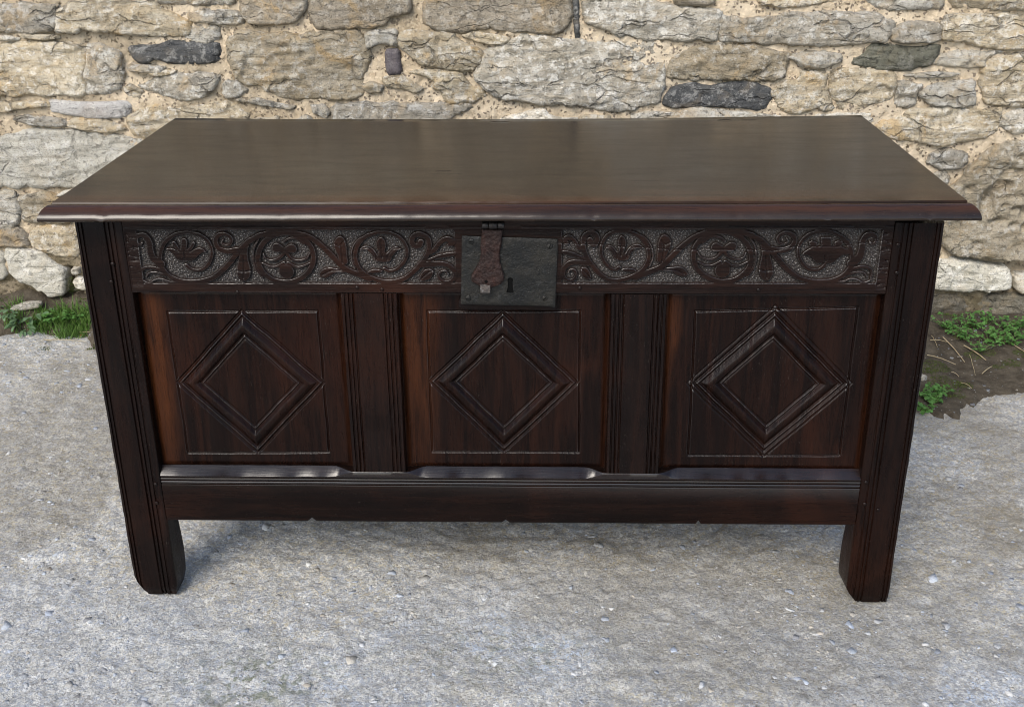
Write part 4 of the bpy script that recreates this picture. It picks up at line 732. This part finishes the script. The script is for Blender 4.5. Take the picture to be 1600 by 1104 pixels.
# lock plate on its block, with keyhole and screws
def plate_obj(name, poly, y0, y1, mat, parent, step, amp, seed, holes=(), rnd=.0012, freq=150):
    P = [(a / 1000, b / 1000) for a, b in poly]
    if area(P) < 0: P = P[::-1]
    Bl = densify(P, step); xs_, zs_ = [q[0] for q in P], [q[1] for q in P]
    g1, g2 = np.meshgrid(np.arange(min(xs_), max(xs_), step), np.arange(min(zs_), max(zs_), step), indexing='ij'); g1, g2 = g1.ravel() + rng.uniform(-.2, .2, g1.size) * step, g2.ravel()
    k = inside(g1, g2, Bl); g1, g2 = g1[k], g2[k]; k = poly_dist(g1, g2, Bl) > step * .5; g1, g2 = g1[k], g2[k]
    hs = [[(a / 1000, b / 1000) for a, b in h] for h in holes]
    V, F = cdt_fill(Bl, list(zip(g1, g2)), hs)
    def yf(x, z):
        d = poly_dist(x, z, Bl); return y0 + rnd * np.clip(1 - d / (rnd * 1.6), 0, 1) ** 2 - amp * fbm(x * freq, z * freq, 3, seed) - .0008 * fbm(x * 14, z * 14, 2, seed + 1)
    v3, fc = slab(V, F, yf, y1); return sharp(link(name, mesh_py(name, v3, fc), mat, parent), 50)
lb = [(-66, 504), (-66.5, 497), (-60, 494.8), (0, 494.2), (66, 492.6), (71, 494), (72, 500), (72, 520), (-60, 520)]
plate_obj('lock_block', lb, .0012, .018, W_X, coffer, .004, .0003, 401)
plate = plate_obj('lock_plate', PLATE, -.0030, .0008, M_PLATE, coffer, .0028, .00018, 402, [KEY], .0008)
plate['label'] = 'blackened square iron lock plate'
kx = [q[0] for q in KEY]; kz = [q[1] for q in KEY]
box('keyhole', min(kx) / 1000 - .002, max(kx) / 1000 + .002, -.0012, .0006, min(kz) / 1000 - .002, max(kz) / 1000 + .002, M_BLACK, plate, 0)
def disc(name, x, z, y, r_, h, mat, parent, slot=None):
    V = []; F = []; n = 16
    for k_, (rr, dy) in enumerate(((1, 0), (1, -h * .5), (.8, -h), )):
        for i in range(n): a = i * 6.2832 / n; V.append((x + r_ * rr * math.cos(a), y + dy, z + r_ * rr * math.sin(a)))
    for k_ in range(2):
        for i in range(n): j = (i + 1) % n; F.append((k_ * n + i, k_ * n + j, (k_ + 1) * n + j, (k_ + 1) * n + i))
    F.append(tuple(range(2 * n, 3 * n))); o = link(name, mesh_py(name, V, F), mat, parent)
    if slot is not None:
        c, s = math.cos(slot), math.sin(slot); q = r_ * .78; w_ = r_ * .13; yy = y - h - .00012
        Vs = [(x + c * q * a - s * w_ * b, yy, z + s * q * a + c * w_ * b) for a, b in ((-1, -1), (1, -1), (1, 1), (-1, 1))]
        Vs += [(a, yy + .0003, b) for a, _, b in Vs]
        link('screw_slot', mesh_py('screw_slot', Vs, [(0, 1, 2, 3), (0, 4, 5, 1), (1, 5, 6, 2), (2, 6, 7, 3), (3, 7, 4, 0)]), M_BLACK, o, smooth=False)
    return o
for (x, z), a in zip(SCR, (.1, 1.2, .2, .75)): disc('screw', x / 1000, z / 1000, -.0026, .0042, .0014, M_PLATE, plate, a)
random.seed(3)
for i in range(26):
    x, z = random.uniform(-50, 62), random.uniform(512, 592)
    if -40 < x < 5: continue
    disc('rivet_mark', x / 1000, z / 1000, -.0028, random.uniform(.0008, .0019), .0007, M_PLATE, plate)
hasp = plate_obj('hasp', HASP, -.0095, -.0045, M_HASP, coffer, .0016, .0013, 403, (), .0018, 300)
hasp['label'] = 'rusty pitted waisted iron hasp strap'
disc('rivet_hole', HOLE[0] / 1000, HOLE[1] / 1000, -.0097, .0022, .0009, M_BLACK, hasp)
# hasp catch: small bent tab
cx0, cx1, ct, cb = CATCH[3][0] / 1000 + .002, CATCH[2][0] / 1000, CATCH[0][1] / 1000, CATCH[2][1] / 1000
prof = [(-.0095, ct), (-.0098, ct - .006), (-.0135, cb + .0035), (-.0130, cb), (-.0108, cb - .0003), (-.0080, ct - .008), (-.0060, ct)]
loft_x('catch_tab', [cx0, cx0 + .0006, cx1 - .0006, cx1], lambda x: prof, M_STEEL, hasp)
# hinge knuckles
def knuckle(x0, x1, zc, yc, r_, mat, parent):
    st_ = [(x0, r_ * .82), (x0 + .0008, r_), (x1 - .0008, r_), (x1, r_ * .82)]; n = 14
    V = [(x, yc + rr * math.cos(i * 6.2832 / n), zc + rr * math.sin(i * 6.2832 / n)) for x, rr in st_ for i in range(n)]
    F = [(k_ * n + i, k_ * n + (i + 1) % n, (k_ + 1) * n + (i + 1) % n, (k_ + 1) * n + i) for k_ in range(3) for i in range(n)] + [tuple(range(n))[::-1], tuple(range(3 * n, 4 * n))]
    return link('hinge_knuckle', mesh_py('hinge_knuckle', V, F), mat, parent)
pz_ = .6225; pxs = [q[0] / 1000 for q in PIN]
knuckle(pxs[0], pxs[1] - .0005, pz_, -.0125, .0050, M_STEEL, hasp); knuckle(pxs[1], pxs[2] - .0005, pz_, -.0125, .0054, M_STEEL, hasp); knuckle(pxs[2], pxs[3], pz_, -.0125, .0050, M_STEEL, hasp)
for x, z in PEG: disc('peg', x / 1000, z / 1000, .0012, .0030, .0026, W_X, coffer)

# ------------------------------------------------------------------ small things at the foot of the wall
GZ = np.maximum(ground_h(SX, SY), soil_h(SX, SY))
def gz(x, y):
    i = min(max(int(round((x - sx[0]) / .008)), 0), len(sx) - 1); j = min(max(int(round((y - sy[0]) / .008)), 0), len(sy) - 1)
    return float(GZ[i, j])
def leaf_faces(V, F, base, d, up, L, W, bend=.3, seg=3):
    d = d.normalized(); side = d.cross(up).normalized(); b0 = len(V)
    prof_ = [(0, .12), (.3, .8), (.62, 1.), (.86, .7), (1., .12)]
    for t_, w_ in prof_:
        c = base + d * (L * t_) + up * (-bend * L * t_ * t_)
        V += [c - side * (W * w_ * .5) + up * (W * .12 * w_), c, c + side * (W * w_ * .5) + up * (W * .12 * w_)]
    for i in range(4):
        a = b0 + i * 3; F += [(a, a + 1, a + 4, a + 3), (a + 1, a + 2, a + 5, a + 4)]
def tube(V, F, P, r0, r1, n=5):
    b0 = len(V)
    for i, q in enumerate(P):
        d = (P[min(i + 1, len(P) - 1)] - P[max(i - 1, 0)]).normalized(); a = d.orthogonal().normalized(); b = d.cross(a); rr = r0 + (r1 - r0) * i / (len(P) - 1)
        for k_ in range(n): t_ = k_ * 6.2832 / n; V.append(q + a * (rr * math.cos(t_)) + b * (rr * math.sin(t_)))
    for i in range(len(P) - 1):
        for k_ in range(n): F.append((b0 + i * n + k_, b0 + i * n + (k_ + 1) % n, b0 + (i + 1) * n + (k_ + 1) % n, b0 + (i + 1) * n + k_))
def weed(spots, stems, h, Ls, mat, label, seed, broad=False):
    rd = random.Random(seed); x0, y0 = spots[0]; z0 = gz(x0, min(y0, 1.13)) - .003
    root = tag(empty('weed', (x0, min(y0, 1.13), z0)), label, 'weed'); sv, sf, lv, lf = [], [], [], []
    for x, y in spots:
        y = min(y, 1.13); off = Vector((x - x0, y - min(y0, 1.13), gz(x, y) - .003 - z0))
        for s in range(stems):
            a = rd.random() * 6.283; ln = h * rd.uniform(.45, 1.15); out = rd.uniform(.4, 1.2)
            P = [off + Vector((math.cos(a) * ln * out * t_, math.sin(a) * ln * out * t_, ln * (t_ - .25 * t_ * t_ * out))) for t_ in (0, .33, .66, 1.)]
            tube(sv, sf, P, .0008, .0005)
            for k_ in range(rd.randint(2, 3) if broad else rd.randint(4, 7)):
                t_ = 1. if k_ < 3 else rd.uniform(.35, 1.); i = min(2, int(t_ * 3)); q = P[i].lerp(P[i + 1], t_ * 3 - i)
                b = rd.random() * 6.283 if not broad else a + rd.uniform(-.8, .8)
                d = Vector((math.cos(b), math.sin(b), rd.uniform(-.1, .5))); up = Vector((rd.uniform(-.4, .4), rd.uniform(-.4, .4) - .2, 1)).normalized()
                L = Ls * rd.uniform(.5, 1.25); leaf_faces(lv, lf, q, d, up, L, L * (rd.uniform(.35, .5) if broad else rd.uniform(.7, .95)), rd.uniform(.1, .6))
    link('stems', mesh_py('stems', sv, sf), M_STEM, root); link('leaves', mesh_py('leaves', lv, lf), mat, root)
PLR = sorted(PLR); nA = len(PLR) // 2
weed(PLR[:nA], 17, .034, .0072, M_WEED, 'low patch of bright green chickweed under the wall, nearer the coffer', 701)
weed(PLR[nA:], 17, .036, .0074, M_WEED, 'low patch of bright green chickweed under the wall at the right edge', 702)
weed(PLR2, 15, .024, .0088, M_WEED, 'round leaved green weed against the right leg of the coffer', 703)
weed(PLL[:1], 15, .040, .023, M_WEED2, 'grey green broad leaved weed at the left edge', 704, True)
weed(PLL[1:3], 13, .036, .022, M_WEED2, 'grey green broad leaved weed below the flat pale stone', 705, True)
weed(PLL[3:], 15, .030, .0095, M_WEED, 'small leaved green weed in the grass by the left leg', 706)
def blades(name, spots, n, h, w_, mat, label, cat, wall_n=False, lean=.5):
    V, F = [], []
    for (x, y), r_ in spots:
        for k_ in range(int(n * (r_ / .03) ** 2) + 8):
            a = random.random() * 6.283; q = r_ * math.sqrt(random.random()); px, py = x + q * math.cos(a), y + q * math.sin(a)
            if wall_n:
                base = Vector((px, YW + .003, py)); up = Vector((random.uniform(-.6, .6), -1, random.uniform(-.2, .9)))
            else:
                if py > YW - .004: continue
                base = Vector((px, py, gz(px, py) - .002)); up = Vector((random.uniform(-lean, lean), random.uniform(-lean, lean), 1))
            up.normalize(); L = h * random.uniform(.5, 1.2); s = Vector((random.uniform(-1, 1), random.uniform(-1, 1), 0)).normalized() * w_ * .5
            bend = Vector((random.uniform(-.5, .5), random.uniform(-.5, .2), -.2)) * L * .6; b0 = len(V)
            V += [base - s, base + s, base + up * L * .55 + s * .8 + bend * .3, base + up * L * .55 - s * .8 + bend * .3, base + up * L + bend]
            F += [(b0, b0 + 1, b0 + 2), (b0, b0 + 2, b0 + 3), (b0 + 3, b0 + 2, b0 + 4)]
    return tag(link(name, mesh_np(name, V, F), mat), label, cat, kind='stuff')
random.seed(11)
blades('moss', MOSS, 700, .006, .0016, M_MOSS, 'dark green moss on the soil at the wall foot', 'moss', lean=.8)
WM = [((-1.155, .098), .022), ((-1.13, .098), .016), ((-1.175, .095), .014)] + [((-1.235 + .012 * i, .300 + .001 * math.sin(i)), .009) for i in range(10)] + [((-1.20 + .013 * i, .207 - .004 * i), .008) for i in range(7)]
blades('moss', WM, 500, .006, .0016, M_MOSS, 'green moss growing in the wall joints left of the coffer', 'moss', True)
GS = [((x, min(y, 1.13)), .03) for x, y in ((-1.165, 1.13), (-1.135, 1.12), (-1.11, 1.11), (-1.19, 1.125), (-1.225, 1.125), (-1.29, 1.13), (-1.145, 1.10), (-1.10, 1.13))]
blades('grass', GS, 130, .042, .0022, M_GRASS, 'short green grass at the wall foot on the left', 'grass', lean=.6)
def straw(a, b, label, group, seed, rr=.0013):
    rd = random.Random(seed); A = Vector((*a, gz(*a) + .004)); B = Vector((*b, gz(*b) + .004)); V, F = [], []
    P = [A.lerp(B, t_) + Vector((rd.uniform(-.0006, .0006), rd.uniform(-.0006, .0006), .003 * math.sin(t_ * 3.14))) for t_ in (0, .25, .5, .75, 1)]
    tube(V, F, P, rr, rr * .6); return tag(link('straw', mesh_py('straw', V, F), M_STRAW), label, 'straw', group)
SL = ['pale thick straw slanting across the middle of the dark soil', 'straw pointing away from the right leg above the moss', 'brown stalk below the chickweed on the dark soil', 'short yellow straw on bare soil, tilted up to the right',
      'thin straw standing nearly upright in the picture between two stalks', 'long straw running from the chickweed to the right edge', 'short level straw next to the right stile of the coffer', 'tiny straw on bare soil above the moss patch',
      'small straw lying at the lower edge of the moss', 'thin straw crossing the level straw beside the stile']
for i, (a, b) in enumerate(STRAW): straw(a, b, SL[i], None, 800 + i, (.0016, .0012, .0018, .0013, .0008, .0012, .0009, .0008, .0008, .0008)[i])
straw(*STRAWL[0], 'long thin straw lying along the concrete edge at the left', None, 820, .001); straw(*STRAWL[1], 'short straw beside the red leaf by the left leg', None, 821, .001)
def loose(name, label, cat, x, y, sx_, sy_, sz_, rz, mat, seed):
    V, F = [], []; nu, nv = 14, 8
    for j in range(nv + 1):
        ph = math.pi * j / nv
        for i in range(nu):
            a = i * 6.2832 / nu; d = np.array([math.sin(ph) * math.cos(a), math.sin(ph) * math.sin(a), math.cos(ph)]); d = np.sign(d) * np.abs(d) ** .75
            k_ = 1 + .28 * float(fbm(np.array([d[0] * 1.5 + seed]), np.array([d[1] * 1.5 + d[2] * 2]), 3, seed)[0]); V.append((d[0] * sx_ * k_, d[1] * sy_ * k_, d[2] * sz_ * k_))
    for j in range(nv):
        for i in range(nu): e = (i + 1) % nu; F.append((j * nu + i, (j + 1) * nu + i, (j + 1) * nu + e, j * nu + e))
    o = link(name, mesh_py(name, V, F), mat); o.location = (x, y, gz(x, y) + sz_ * .5); o.rotation_euler = (0, -.12, rz); return tag(o, label, cat)
loose('loose_stone', 'flat pale stone lying in the moss left of the coffer', 'stone', -1.262, 1.150, .042, .014, .010, .1, SM['p'], 31)
loose('pebble', 'pale grey pebble on the soil beside the right leg', 'stone', .905, .835, .009, .008, .008, .4, SM['p'], 33)
def dead_leaf(x, y):
    V, F = [], []; leaf_faces(V, F, Vector((0, 0, 0)), Vector((1, .2, .1)), Vector((0, -.3, 1)).normalized(), .014, .010, .2)
    o = link('dead_leaf', mesh_py('dead_leaf', V, F), M_RED); o.location = (x, y, gz(x, y) + .004)
    s_ = o.modifiers.new('thickness', 'SOLIDIFY'); s_.thickness = .0006
    tag(o, 'small red dead leaf by the left leg of the coffer', 'leaf')
dead_leaf(-1.118, 1.095)
